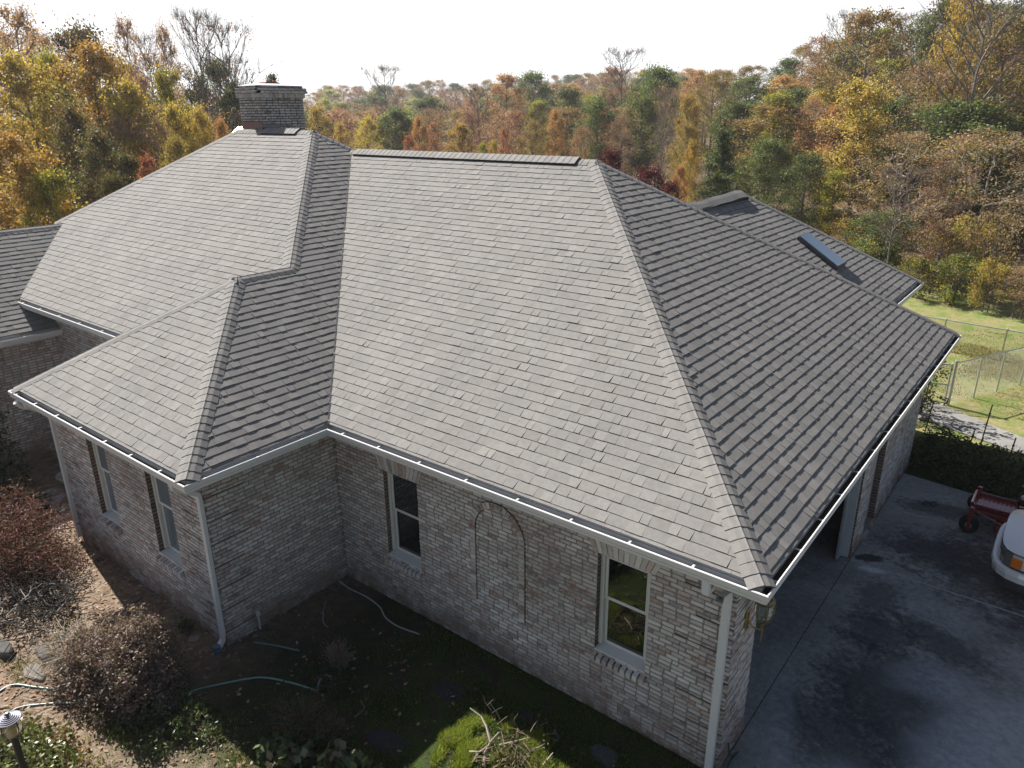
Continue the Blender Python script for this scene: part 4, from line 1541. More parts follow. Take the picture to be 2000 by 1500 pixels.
proto('brown', nm='brown_tree', pals=[BRN, OLV, BRN, PINK], shape='round', leaves=9500, leaf=.13, limbs=28, base=.1, bare=.22, twigs=3, bark=(.26, .23, .20), low_trunks=2)
proto('cedar', nm='cedar_tree', pals=[DGRN, DGRN, GRN], shape='cone', leaves=17000, leaf=.16, limbs=46, base=.05, clump=.45, n=1, Wd=5.5)
proto('shrub', nm='wild_shrub', pals=[GRN, YGRN, OLV, DGRN], shape='round', leaves=5200, leaf=.15, limbs=18, base=.03, H=4.0, Wd=4.6, clump=.42, low_trunks=3)
proto('shrub_gold', nm='wild_shrub', pals=[GOLD, OLV, YGRN, ORG], shape='round', leaves=5200, leaf=.14, limbs=18, base=.03, H=4.0, Wd=4.6, clump=.42, low_trunks=3, n=1)
proto('shrub_brown', nm='wild_shrub', pals=[BRN, OLV, PINK, BRN], shape='round', leaves=3800, leaf=.12, limbs=21, base=.03, H=4.0, Wd=4.6, clump=.42, low_trunks=3, twigs=2)

_used = set()
_cnt = {}
def put_tree(kind, x, y, H, Wd, label, cat="tree", group=None, rot=None):
    ps = PROTO[kind]
    i = _cnt.get(kind, 0)
    _cnt[kind] = i + 1
    p = ps[i % len(ps)]
    key = (kind, i % len(ps))
    if key in _used:
        o = p.copy()
        COL.objects.link(o)
        for ch in list(p.children):
            c = ch.copy()
            COL.objects.link(c)
            c.parent = o
            c.matrix_parent_inverse = Matrix.Identity(4)
    else:
        _used.add(key)
        o = p
    s = Wd / p['W']
    o.location = (x, y, ground_h(x, y) - .05)
    o.scale = (s, s * rnd.uniform(.9, 1.1), H / p['H'])
    o.rotation_euler = (0, 0, rnd.uniform(0, 6.28) if rot is None else rot)
    tag(o, label, cat, group)
    return o

def tree_at(kind, px, ytop, dist, wpx, label, group=None, cat="tree", low=None):
    if px > 1600 and dist < 50:
        dist += 6.0              # the lawn runs some 33 m out before the thicket starts
    q = at_dist(px, ytop, dist)
    fwd = (q - CAM).dot(CF)
    H = q.z - ground_h(q.x, q.y)
    return put_tree(kind, q.x, q.y, max(1.2, H), wpx / 1445.0 * fwd, label, cat, group)

# --- trees one can tell apart, left of the chimney
T = tree_at
T('rust', 20, 8, 47, 190, "tall sparse rust brown tree at the far left of the skyline")
T('rust', 75, 60, 50, 150, "rust brown tree beside the far left skyline tree")
T('dusk', 150, 42, 46, 190, "dark broad tree with a brownish top behind the golden trees")
T('gold', 45, 98, 37, 215, "tall golden tree at the left edge of the woods")
T('gold', 160, 80, 37, 230, "tallest bright golden tree left of the chimney")
T('gold', 225, 150, 35, 170, "golden tree leaning right of the tallest golden one")
T('ygreen', 95, 95, 40, 130, "yellow green tree between the two tall golden trees")
T('gold', 25, 252, 26, 240, "low golden tree nearest the left wing roof")
T('ygreen', 90, 330, 25, 150, "low yellow green tree above the left wing ridge")
T('dusk', 170, 250, 30, 170, "dark olive tree in shade behind the low golden tree")
T('dusk', 240, 290, 29, 110, "small dark tree just above the long left hip")
T('dusk', 120, 205, 33, 150, "dark olive tree in the shade under the tallest golden tree")
T('dusk', 215, 330, 27, 110, "dark olive bushy tree low beside the long left hip")
T('brown', 235, 225, 34, 110, "brown tree in the shade right of the dark olive ones")
T('rust', 240, 32, 50, 95, "slender rust brown tree standing against the sky left of the bare ones")
T('bare', 280, 70, 52, 90, "thin half bare tree between rust tree and bare skyline trees")
T('rust', 312, 44, 52, 90, "feathery pinkish rust tree against the sky")
T('bare', 372, 26, 48, 120, "tallest bare tree on the skyline left of the chimney")
T('bare', 425, 50, 47, 150, "wide bare grey tree next to the chimney")
T('bare', 455, 115, 52, 100, "low bare tree directly beside the chimney cap")
T('ygreen', 326, 130, 41, 140, "lime yellow tree below the bare skyline trees")
T('brown', 268, 150, 40, 150, "brown twiggy tree between golden and lime trees")
T('brown', 300, 230, 33, 110, "brown twiggy undergrowth tree above the left hip")
T('gold', 345, 198, 36, 110, "small orange gold tree under the lime tree")
T('yellow', 392, 204, 36, 95, "small yellow tree left of the chimney base")
T('red', 282, 300, 30, 80, "small red tree just above the left hip roof line")
T('dark', 420, 120, 50, 130, "dark tree filling the gap left of the chimney")
T('dark', 455, 175, 44, 90, "dark tree touching the left side of the chimney")
T('orange', 425, 225, 34, 60, "little orange tree at the foot of the chimney")
T('cedar', 532, 140, 60, 90, "green pointed tree rising behind the chimney cap")
T('olive', 340, 265, 31, 80, "olive tree low above the long hip")
# --- centre
T('gold', 622, 205, 66, 80, "golden tree right beside the chimney")
T('yellow', 665, 238, 58, 55, "small yellow tree above the tall roof's right hip")
T('yellow', 712, 225, 64, 70, "yellow tree left of the lone bare tree")
T('bare', 748, 132, 88, 80, "lone bare tree above the left end of the main ridge")
T('dark', 775, 212, 70, 90, "dark green tree behind the left part of the main ridge")
T('orange', 820, 228, 60, 60, "orange tree standing over the ridge vent")
T('red', 848, 236, 62, 45, "slim crimson tree between orange and gold trees")
T('red', 800, 262, 56, 50, "low red tree just above the ridge vent")
T('gold', 893, 238, 60, 90, "wide gold tree right of the crimson one")
T('dark', 842, 190, 100, 90, "dark round tree midway up the far slope")
T('bare', 938, 172, 74, 110, "large dark branched bare tree above the ridge middle")
T('orange', 990, 142, 92, 100, "tall orange brown tree breaking the far skyline")
T('green', 1042, 142, 96, 90, "green tree on the skyline right of the orange brown one")
T('dark', 1105, 172, 78, 110, "dark round crown in the middle of the woods")
T('ygreen', 1050, 196, 72, 70, "yellow green tree under the dark round crown")
T('rust', 1010, 214, 62, 90, "tall rust coloured tree over the ridge")
T('orange', 1088, 214, 58, 62, "bright orange tree behind the right part of the ridge")
T('red', 985, 246, 56, 40, "thin red orange tree near the ridge")
T('ygreen', 945, 276, 52, 40, "small lime bush just showing above the ridge")
T('yellow', 965, 274, 52, 36, "second small lime bush just showing above the ridge")
T('olive', 1045, 236, 56, 90, "olive tree left of the bright orange tree")
T('rust', 1138, 246, 54, 70, "pinkish brown round tree behind the hip peak")
T('green', 1172, 196, 64, 90, "leafy green tree behind the hip peak")
T('bare', 1218, 98, 84, 100, "tallest bare tree on the centre skyline")
T('rust', 1195, 128, 88, 90, "rust tree mingling with the tallest centre bare tree")
T('brown', 1215, 225, 56, 80, "brown twiggy tree above the burgundy maples")
T('green', 1282, 132, 72, 120, "tall leafy green tree right of the centre skyline")
T('green', 1255, 190, 62, 90, "green tree with bare lower trunk above the hip")
T('bare', 1298, 178, 52, 60, "pale bare trunk standing before the green trees")
T('gold', 1350, 182, 58, 75, "slim golden tree left of the cedar")
T('olive', 1340, 240, 50, 70, "olive gold tree directly behind the slim golden one")
T('burgundy', 1195, 286, 34, 80, "small burgundy maple at the hip peak")
T('burgundy', 1265, 322, 32, 110, "broad burgundy maple along the hip line")
T('burgundy', 1310, 350, 31, 60, "lowest burgundy maple by the back ridge")
T('yellow', 1352, 272, 40, 55, "bright yellow sapling beside the cedar")
T('orange', 1330, 320, 38, 50, "orange sapling below the bright yellow one")
T('cedar', 1412, 246, 39, 120, "dark green cedar behind the back wing ridge")
T('olive', 1400, 140, 74, 100, "olive brown crown high above the cedar")
T('dark', 1440, 200, 58, 90, "dark crown above and right of the cedar")
# --- right hand hillside
T('ygreen', 1520, 180, 56, 120, "yellow green tree on the slope right of the cedar")
T('green', 1500, 272, 42, 130, "spreading grey green tree behind the back wing hip")
T('orange', 1585, 190, 58, 90, "orange flecked tree beside the yellow green slope tree")
T('rust', 1600, 66, 84, 110, "orange brown tree on the right skyline")
T('dark', 1660, 100, 76, 110, "dark tree in the gap under the right skyline")
T('gold', 1700, 150, 43, 215, "big orange gold tree dominating the right hand woods")
T('olive', 1715, 18, 66, 200, "tall olive gold tree topping the right skyline")
T('bare', 1655, 28, 72, 90, "thin bare tree on the right skyline")
T('brown', 1820, 120, 48, 190, "brown twiggy tree halfway up the right slope")
T('dark', 1850, 0, 62, 110, "dark green tree reaching the top edge on the right")
T('dark', 1900, 230, 44, 120, "dark tree deep in the right hand thicket")
T('gold', 1900, -40, 56, 150, "golden tree cut by the top edge at right")
T('bare', 1940, -30, 44, 260, "large bare limbed tree in the top right corner")
T('olive', 1990, 30, 46, 220, "olive tree at the right edge behind the bare limbs")
T('brown', 1785, 258, 35, 230, "grey brown thin leaved tree in front of the big gold tree")
T('brown', 1945, 250, 33, 270, "reddish brown fine twigged tree at the right edge")
T('rust', 1880, 262, 37, 150, "pinkish brown tree between the two twiggy ones")
T('dark', 1580, 300, 45, 110, "dark green tree between grey green and gold trees")
T('ygreen', 1640, 330, 38, 100, "yellow green low tree at the gold tree's foot")
T('green', 1735, 410, 33, 130, "bright green bushy tree above the skylight")
T('bare', 1765, 330, 31, 110, "slim leaning bare trunk at the edge of the lawn")
T('shrub_gold', 1655, 430, 36, 90, "orange brown shrub above the back wing hip", cat="shrub")
T('shrub', 1700, 470, 32, 110, "green shrub right above the skylight", cat="shrub")
T('shrub_brown', 1830, 440, 30, 130, "tall brown shrub at the lawn edge", cat="shrub")
T('shrub_gold', 1900, 430, 31, 140, "golden olive shrub behind the chain link fence", cat="shrub")
T('shrub_brown', 1960, 420, 29.5, 150, "large brown shrub at the right edge behind the fence", cat="shrub")
T('shrub', 1880, 500, 28.5, 110, "dark green shrub at the foot of the golden olive one", cat="shrub")
T('shrub', 1800, 505, 29, 90, "green shrub at the lawn edge next to the roof corner", cat="shrub")
T('shrub_gold', 1940, 510, 27.5, 90, "low golden shrub nearest the back fence", cat="shrub")
T('shrub_brown', 2010, 520, 27, 110, "brown brushy shrub cut by the right edge", cat="shrub")

# --- the woods behind: one crown after another up the far slope
WOODS = {'rust': "rust brown crown among many in the far woods", 'orange': "orange crown among many in the far woods", 'green': "green crown among many in the far woods",
         'dark': "dark green crown among many in the far woods", 'olive': "olive crown among many in the far woods", 'ygreen': "yellow green crown among many in the far woods",
         'bare': "bare grey crown among many in the far woods", 'gold': "golden crown among many in the far woods", 'brown': "brown twiggy crown among many in the far woods"}
KW_C = ['rust'] * 6 + ['orange'] * 3 + ['green'] * 3 + ['dark'] * 3 + ['olive'] * 3 + ['ygreen'] * 1 + ['bare'] * 2 + ['gold'] * 1 + ['brown'] * 3
KW_R = ['rust'] * 2 + ['orange'] * 2 + ['green'] * 4 + ['dark'] * 4 + ['olive'] * 5 + ['ygreen'] * 2 + ['bare'] * 1 + ['gold'] * 2 + ['brown'] * 3
KW_L = ['rust'] * 3 + ['olive'] * 2 + ['dark'] * 3 + ['gold'] * 2 + ['brown'] * 3 + ['bare'] * 2
def skyline(px):
    pts = [(-500, 20), (0, 30), (100, 70), (220, 60), (330, 90), (460, 160), (560, 185), (650, 168), (760, 160), (850, 158), (960, 158), (1060, 150), (1160, 140), (1300, 135), (1420, 128), (1500, 108), (1600, 80), (1700, 48), (1800, 22), (1900, 5), (2100, -30), (2600, -40)]
    for (x0, y0), (x1, y1) in zip(pts, pts[1:]):
        if x0 <= px <= x1:
            return y0 + (y1 - y0) * (px - x0) / (x1 - x0)
    return 60
rw = random.Random(77)
def woods(px0, px1, step, d0, d1, kinds, dy0, dy1):
    px = px0
    while px < px1:
        d = rw.uniform(d0, d1)
        yt = skyline(px) + rw.uniform(dy0, dy1)
        k = rw.choice(kinds)
        q = at_dist(px, yt, d)
        H = q.z - ground_h(q.x, q.y)
        H = min(21, max(7.5, H))
        put_tree(k, q.x, q.y, H, H * rw.uniform(.62, .98), WOODS[k], "tree", "crowns of the far woods: " + k)
        px += step * rw.uniform(.7, 1.3)
woods(520, 1350, 27, 205, 240, KW_C, -4, 8)
woods(520, 1360, 29, 172, 198, KW_C, 6, 20)
woods(520, 1400, 33, 138, 165, KW_C, 20, 38)
woods(560, 1450, 42, 105, 130, KW_C, 36, 58)
woods(580, 1330, 50, 80, 98, KW_C, 56, 84)
woods(600, 1300, 60, 64, 74, KW_C, 84, 110)
woods(1360, 2120, 52, 92, 115, KW_R, 0, 22)
woods(1380, 2150, 66, 74, 88, KW_R, 40, 80)
woods(1450, 2200, 80, 58, 70, KW_R, 90, 150)
woods(1500, 2250, 95, 48, 56, KW_R, 170, 250)
woods(-420, 480, 66, 56, 74, KW_L, 20, 60)
woods(-420, 450, 80, 42, 50, KW_L, 90, 170)
# unused prototypes leave no trace
for kind, ps in PROTO.items():
    for i, p in enumerate(ps):
        if (kind, i) not in _used:
            for ch in list(p.children):
                bpy.data.objects.remove(ch)
            bpy.data.objects.remove(p)

# ------------------------------------------------------------------ yard plants
def gz(x, y):
    return ground_h(x, y)

def bush(name, label, cat, domes, n, leaf, pals, stems=30, aspect=.6, mat=None, stem_col=(.13, .10, .08), fill=.35, drop=0.0, stem_r=.006, seed=1, group=None, jit=.22, stem_part="stem", leaf_part="foliage", top_only=False, clump=.05):
    """domes: (x, y, rx, ry, h) mounds; leaves cover them in small clumps, stems fan out from the foot"""
    r = random.Random(seed)
    x0, y0 = domes[0][0], domes[0][1]
    root = thing(name, label, cat, (x0, y0, gz(x0, y0)), group)
    lb, sb = MB(), MB()
    tot = sum(d[2] * d[3] for d in domes)
    for (x, y, rx, ry, h) in domes:
        zb = gz(x, y)
        k = max(4, int(n * rx * ry / tot))
        nc = max(3, k // 14)
        for _ in range(nc):
            az = r.uniform(0, 6.283)
            el = math.asin(r.uniform(.02 if not top_only else .3, 1))
            f = 1.0 if r.random() > fill else r.uniform(.35, .95)
            bump_ = 1 + .16 * math.sin(az * 3 + el * 5 + seed) + .10 * math.sin(az * 7 + seed * 2)
            c = np.array([x + rx * math.cos(az) * math.cos(el) * f * bump_, y + ry * math.sin(az) * math.cos(el) * f * bump_, zb + h * math.sin(el) * f * bump_ - drop * (1 - math.sin(el)) * .3])
            c[2] = max(c[2], zb + .03)
            m_ = r.randint(8, 20)
            pts = npr.normal(size=(m_, 3)) * clump * np.array([1, 1, .7]) + c
            pts[:, 2] = np.maximum(pts[:, 2], zb + .01)
            pal = np.array(r.choice(pals))
            leaf_quads(lb, pts, leaf, None, r, aspect=aspect, tints=pal[npr.integers(0, len(pal), m_)] * r.uniform(.8, 1.2), jit=jit)
        for s in range(max(3, int(stems * rx * ry / tot))):
            az = r.uniform(0, 6.283)
            el = math.asin(r.uniform(.2, 1))
            f = r.uniform(.75, 1.05)
            e = V(x + rx * math.cos(az) * math.cos(el) * f, y + ry * math.sin(az) * math.cos(el) * f, zb + h * math.sin(el) * f)
            b0 = V(x + r.uniform(-.08, .08), y + r.uniform(-.08, .08), zb - .02)
            m1 = b0.lerp(e, .4) + V(r.uniform(-.1, .1), r.uniform(-.1, .1), h * .12)
            m2 = b0.lerp(e, .75) + V(r.uniform(-.06, .06), r.uniform(-.06, .06), h * .08)
            sb.tube([b0, m1, m2, e], [stem_r * 2, stem_r * 1.5, stem_r, stem_r * .4], 4, tuple(c_ * r.uniform(.8, 1.25) for c_ in stem_col), cap=False)
    sb.build(stem_part, M_TWIG, root)
    if n > 0:
        lb.build(leaf_part, mat or M_DULLLEAF, root)
    return root

MAPLE = [[(.15, .062, .045), (.18, .08, .055), (.11, .05, .04)], [(.17, .095, .07), (.13, .075, .055)], [(.09, .075, .038), (.075, .045, .032)]]
bush("weeping_maple", "mounded weeping maple with feathery rust red leaves left of the wing", "shrub",
     [(-5.9, -2.85, 1.15, .95, 1.02), (-5.0, -3.05, 1.05, .70, .84), (-4.45, -2.8, .7, .55, .62), (-5.5, -3.65, .9, .6, .66)], 21000, .075, MAPLE, 160, aspect=.22, stem_col=(.16, .12, .10), fill=.25, drop=.3, seed=3, clump=.09, jit=.3)
bush("evergreen_shrub", "green leaved shrub growing out of the rust red maple", "shrub", [(-5.0, -4.0, .42, .36, .75)], 1300, .07, [[(.07, .11, .03), (.09, .14, .04)], [(.05, .08, .025)]], 20, mat=M_GLOSSLEAF, seed=4)
# dead shrub with twisting pale twigs
r = random.Random(12)
root = thing("dead_shrub", "dead shrub of dark tangled twigs between maple and brown bush", "shrub", (-3.55, -3.3, gz(-3.55, -3.3)))
sb = MB()
for i in range(330):
    az, rr = r.uniform(0, 6.28), r.random() ** .6
    p = V(-3.55 + .85 * rr * math.cos(az), -3.3 + .62 * rr * math.sin(az), gz(-3.55, -3.3) + r.uniform(.0, .30))
    d = V(r.uniform(-1, 1), r.uniform(-1, 1), r.uniform(-.1, .7)).normalized()
    q = [p]
    for s in range(5):
        d = (d + V(r.uniform(-.7, .7), r.uniform(-.7, .7), r.uniform(-.5, .45))).normalized()
        q.append(q[-1] + d * r.uniform(.06, .13))
        q[-1].z = max(q[-1].z, GZ + .02)
    k = r.choice([.25, .25, .35, .4, .5, 2.0])
    sb.tube(q, [.009, .008, .007, .006, .004, .003], 4, (.13 * k, .115 * k, .10 * k), cap=False)
sb.build("twigs", M_TWIG, root)
BB = [[(.20, .155, .13), (.24, .19, .16), (.16, .12, .10)], [(.22, .16, .14), (.17, .12, .11)], [(.18, .155, .105), (.26, .22, .18)]]
bush("brown_bush", "round brown leaved bush with tiny leaves in front of the wing corner", "shrub",
     [(-.85, -3.12, .74, .58, .92), (-.40, -3.25, .55, .45, .80), (-1.25, -3.35, .52, .42, .66), (-.55, -2.95, .45, .45, 1.02)], 32000, .042, BB, 240, stem_col=(.12, .095, .08), fill=.3, seed=6, clump=.045, jit=.4, stem_r=.0045, mat=M_DULLLEAF)
# ornamental grass leaning out of the bush
r = random.Random(5)
root = thing("ornamental_grass", "clump of arching dry grass blades at the left side of the brown bush", "grass clump", (-1.65, -3.45, gz(-1.65, -3.45)))
g = MB()
for i in range(260):
    az = r.uniform(2.2, 5.2)
    p = V(-1.6 + r.uniform(-.3, .3), -3.4 + r.uniform(-.22, .22), gz(-1.6, -3.4))
    ln = r.uniform(.35, .75)
    d = V(math.cos(az), math.sin(az), 0)
    s_ = V(-d.y, d.x, 0) * .0042
    pts = [p, p + d * ln * .3 + V(0, 0, ln * .62), p + d * ln * .75 + V(0, 0, ln * .66), p + d * ln * 1.05 + V(0, 0, ln * .38)]
    c = r.choice([(.20, .17, .12), (.14, .12, .08), (.10, .095, .055), (.26, .23, .18)])
    for a in range(3):
        g.face([pts[a] - s_, pts[a] + s_, pts[a + 1] + s_ * (.8 - a * .25), pts[a + 1] - s_ * (.8 - a * .25)], c)
g.build("blades", M_GRASS, root)
GREENP = [[(.10, .14, .035), (.13, .17, .05)], [(.075, .115, .03), (.17, .19, .07)], [(.14, .16, .06), (.22, .22, .12)]]
bush("glossy_shrub", "glossy green shrub around the lamp post in the bottom left corner", "shrub",
     [(.05, -4.55, .62, .36, .46), (-.40, -4.62, .6, .45, .46), (.50, -4.62, .46, .34, .34), (-.9, -4.75, .5, .45, .42), (.7, -4.9, .4, .35, .3)], 8200, .06, GREENP, 80, aspect=.6, mat=M_GLOSSLEAF, seed=8, clump=.07, jit=.35)
bush("seedlings", "low yellow and orange seedlings between the hose and the glossy shrub", "plants",
     [(-.45, -4.15, .45, .20, .16), (.0, -4.22, .36, .18, .15)], 280, .05, [[(.34, .26, .05), (.30, .20, .05)], [(.30, .12, .06), (.32, .22, .06)], [(.17, .18, .05)], [(.14, .17, .045)]], 20, seed=9, clump=.06)
LIR = [[(.055, .085, .022), (.08, .11, .03)], [(.10, .11, .035), (.05, .07, .02)]]
bush("low_evergreen", "low spreading evergreen at the foot of the brown bush", "shrub",
     [(.15, -3.1, .58, .36, .24), (.62, -2.95, .42, .33, .20), (-.25, -3.4, .45, .3, .22), (.35, -3.45, .42, .26, .18)], 4600, .05, LIR, 40, mat=M_GLOSSLEAF, seed=10, aspect=.4)
bush("yellow_shrub", "small yellow tinged shrub under the brown bush", "shrub", [(-.15, -2.95, .20, .18, .34)], 420, .055, [[(.34, .26, .06), (.28, .17, .05)], [(.15, .15, .04)]], 10, seed=11)
bush("dark_shrub", "dark brown leggy shrub in the house shade", "shrub", [(1.75, -2.2, .55, .42, .55), (2.15, -2.05, .42, .36, .48)], 1500, .04, [[(.07, .055, .035), (.09, .06, .035)], [(.05, .06, .025)]], 190, stem_col=(.13, .105, .08), seed=13, stem_r=.004)
bush("hydrangea", "broad leaved hydrangea at the bottom edge with one sunlit side", "shrub", [(2.38, -2.55, .42, .28, .42), (2.05, -2.72, .28, .2, .36), (2.75, -2.35, .36, .3, .32)], 950, .13, [[(.06, .09, .035), (.08, .11, .045)], [(.10, .12, .05), (.16, .14, .09)]], 26, aspect=.75, mat=M_GLOSSLEAF, seed=14, clump=.08)
bush("dry_stalks", "clump of dry pale stalks in the shade near the inner corner", "plant", [(1.2, -1.1, .38, .3, .5)], 60, .04, [[(.17, .13, .09)]], 90, stem_col=(.19, .15, .115), seed=15, stem_r=.004)
bush("fern_clump", "dark fern like clump right of the dry stalks", "plant", [(1.35, -1.45, .35, .28, .24)], 700, .055, [[(.035, .055, .02), (.05, .07, .025)]], 20, seed=16)
bush("weed", "small green weed at the foot of the wing front wall", "plant", [(-1.25, -2.0, .09, .08, .16)], 90, .05, [[(.05, .09, .025)]], 8, seed=17)
# holly beside the left wing and the dark shrubs of the entrance court
HOL = [[(.045, .075, .02), (.06, .095, .028)], [(.035, .055, .016)]]
bush("holly", "tall glossy holly against the shaded left wing wall", "shrub", [(-8.75, -2.1, .50, .55, 2.45), (-8.6, -2.55, .45, .4, 1.6)], 5200, .07, HOL, 60, mat=M_GLOSSLEAF, seed=18, clump=.09)
bush("court_shrub", "dark shrub in deep shade beside the bowl", "shrub", [(-8.3, -2.0, .6, .45, 1.1), (-9.1, -2.6, .7, .6, 1.0)], 2200, .07, [[(.03, .045, .016), (.022, .035, .014)]], 50, mat=M_GLOSSLEAF, seed=19)
bush("court_shrub", "dark low shrub behind the rust red maple", "shrub", [(-6.9, -2.15, .5, .4, .55)], 1000, .06, [[(.03, .04, .016), (.035, .03, .018)]], 40, seed=20)
# planter bowl and round brick paving
mb = MB()
mb.lathe([(.10, 0), (.16, .02), (.20, .07), (.25, .15), (.29, .20), (.29, .225), (.255, .225), (.23, .19), (.0, .15)], V(-7.72, -.95, GZ + .02), 28, (.36, .35, .32))
tag(mb.build("planter_bowl", M_CONC, None, smooth=True), "wide shallow stone bowl standing in the shady court", "bowl")
mb = MB()
r = random.Random(3)
for ring in range(9):
    rad = .14 + ring * .105
    cnt = max(6, int(2 * math.pi * rad / .21))
    for k in range(cnt):
        a0, a1 = 2 * math.pi * k / cnt + ring * .3, 2 * math.pi * (k + .93) / cnt + ring * .3
        z = GZ + .022 + r.uniform(0, .006)
        q = [V(-6.75 + rr_ * math.cos(a), -1.25 + rr_ * math.sin(a), z) for rr_, a in ((rad, a0), (rad + .088, a0), (rad + .088, a1), (rad, a1))]
        tn = tuple(c * r.uniform(.6, .95) for c in r.choice(BR))
        mb.face(q, tn)
        for i in range(4):
            j = (i + 1) % 4
            mb.face([q[i], q[i] - V(0, 0, .05), q[j] - V(0, 0, .05), q[j]], tuple(c * .6 for c in tn))
structure(mb.build("brick_paving", M_BRICK))

# ground stones
def stone(label, cx, cy, rx, ry, h, col, seed, name="flagstone", grp=None, cat="stone"):
    r = random.Random(seed)
    n = 8
    mb = MB()
    z = gz(cx, cy)
    rad = [r.uniform(.68, 1.12) for _ in range(n)]
    def ring(s, zz):
        return [V(cx + rx * s * rad[i] * math.cos(6.283 * i / n), cy + ry * s * rad[i] * math.sin(6.283 * i / n), zz + r.uniform(-.08, .08) * h) for i in range(n)]
    a, b_, c = ring(1.0, z - .03), ring(1.0, z + h * .7), ring(.86, z + h)
    for i in range(n):
        j = (i + 1) % n
        mb.face([a[i], a[j], b_[j], b_[i]], col)
        mb.face([b_[i], b_[j], c[j], c[i]], col)
    mb.face(c, col)
    tag(mb.build(name, M_CONC), label, cat, grp)
SL = (.034, .036, .040)
stone("dark flagstone near the wall between the two right windows", 2.80, -.48, .30, .20, .014, SL, 1)
stone("dark flagstone left of the sunlit brush mound", 2.80, -1.60, .34, .20, .014, SL, 2)
stone("pale blue flagstone right of the brush mound near the downspout", 5.02, -.14, .22, .17, .016, (.085, .092, .105), 3)
stone("small dark flagstone behind the brush mound", 3.92, -.22, .28, .12, .014, SL, 4)
stone("tilted grey rock at the left edge by the hose", -2.85, -3.95, .30, .11, .10, (.085, .08, .075), 6, "rock", cat="rock")
stone("flat dark rock next to the tilted one", -2.3, -3.62, .24, .11, .05, (.06, .06, .065), 7, "rock", cat="rock")
stone("long dark sliver of rock beyond the flat dark one", -2.35, -3.3, .20, .07, .05, (.05, .05, .055), 8, "rock", cat="rock")
stone("low pale rock half buried above the upper hose", -2.0, -3.85, .30, .12, .03, (.20, .18, .16), 9, "rock", cat="rock")
for lab, x, y in (("round pale utility lid close to the wing corner", -.97, -2.06), ("round dark utility lid farther along the wing wall", -2.62, -2.12)):
    mb = MB()
    mb.lathe([(.085, -.02), (.085, .022), (.072, .028), (.072, .022), (.0, .022)], V(x, y, gz(x, y)), 20, (.26, .22, .18) if x > -1.5 else (.12, .10, .085))
    tag(mb.build("utility_lid", M_PLASTIC), lab, "lid")

# hoses and pipe
def hose(name, label, pts, rad, col, cat="hose", z=.0, sub=5, mat=None, sides=7):
    P = [V(x, y, gz(x, y) + rad + z + (q[2] if len(q) > 2 else 0)) for q in pts for x, y in [q[:2]]]
    out = []
    for i in range(len(P) - 1):
        p0, p1, p2, p3 = P[max(0, i - 1)], P[i], P[i + 1], P[min(len(P) - 1, i + 2)]
        for k in range(sub):
            t_ = k / sub
            out.append(.5 * ((2 * p1) + (p2 - p0) * t_ + (2 * p0 - 5 * p1 + 4 * p2 - p3) * t_ ** 2 + (3 * p1 - p0 - 3 * p2 + p3) * t_ ** 3))
    out.append(P[-1])
    mb = MB()
    mb.tube(out, rad, sides, col)
    return tag(mb.build(name, mat or M_HOSE, None, smooth=True), label, cat)
HC = (.24, .40, .35)
hose("garden_hose", "pale green garden hose lying in an arc from the left edge past the brown bush", [(-1.9, -4.6), (-2.0, -4.3), (-1.97, -4.12), (-1.645, -3.93), (-.95, -3.49), (-.19, -2.96), (.08, -2.51), (.38, -2.07), (.58, -1.88), (.95, -1.72), (1.35, -1.6)], .0125, HC)
hose("garden_hose", "second pale hose running from the lamp post under the brown bush", [(-1.2, -4.65), (-1.5, -4.33), (-1.33, -4.05), (-.89, -3.65), (-.51, -3.29), (-.2, -3.05)], .0115, (.34, .42, .36))
hose("garden_hose", "short end of hose lying by the wing corner downspout", [(-.21, -1.55), (.13, -1.39), (.49, -1.25)], .011, (.16, .30, .29))
hose("garden_hose", "short upright loop of hose at the end of the long one", [(1.35, -1.6, .0), (1.33, -1.52, .12), (1.38, -1.42, .16), (1.5, -1.4, .02)], .011, HC)
hose("garden_hose", "tiny curved bit of hose in the shade above the flagstone", [(1.95, -1.35), (2.1, -1.42), (2.12, -1.6)], .01, (.13, .22, .22))
hose("water_pipe", "thin pale pipe snaking along the foot of the main wall", [(-.40, .23), (-.1, .20), (.3, .22), (.67, .17), (.93, .05), (1.24, .02), (1.63, .09)], .011, (.42, .45, .46), "pipe")
hose("cable", "thin grey cable standing up beside the dry stalks", [(-.14, -.25), (.0, -.42), (.1, -.5), (.25, -.62), (.39, -.65)], .008, (.28, .30, .31), "cable")
hose("garden_hose", "dark green hose tangled at the garage corner", [(6.27, .62, .32), (6.30, .52, .38), (6.29, .66, .12), (6.33, .82, .06), (6.30, .70, .04), (6.32, .50, .04), (6.36, .32, .05), (6.42, .15, .05), (6.5, -.1, .05), (6.62, -.4, .05)], .012, (.02, .045, .03), z=.05)

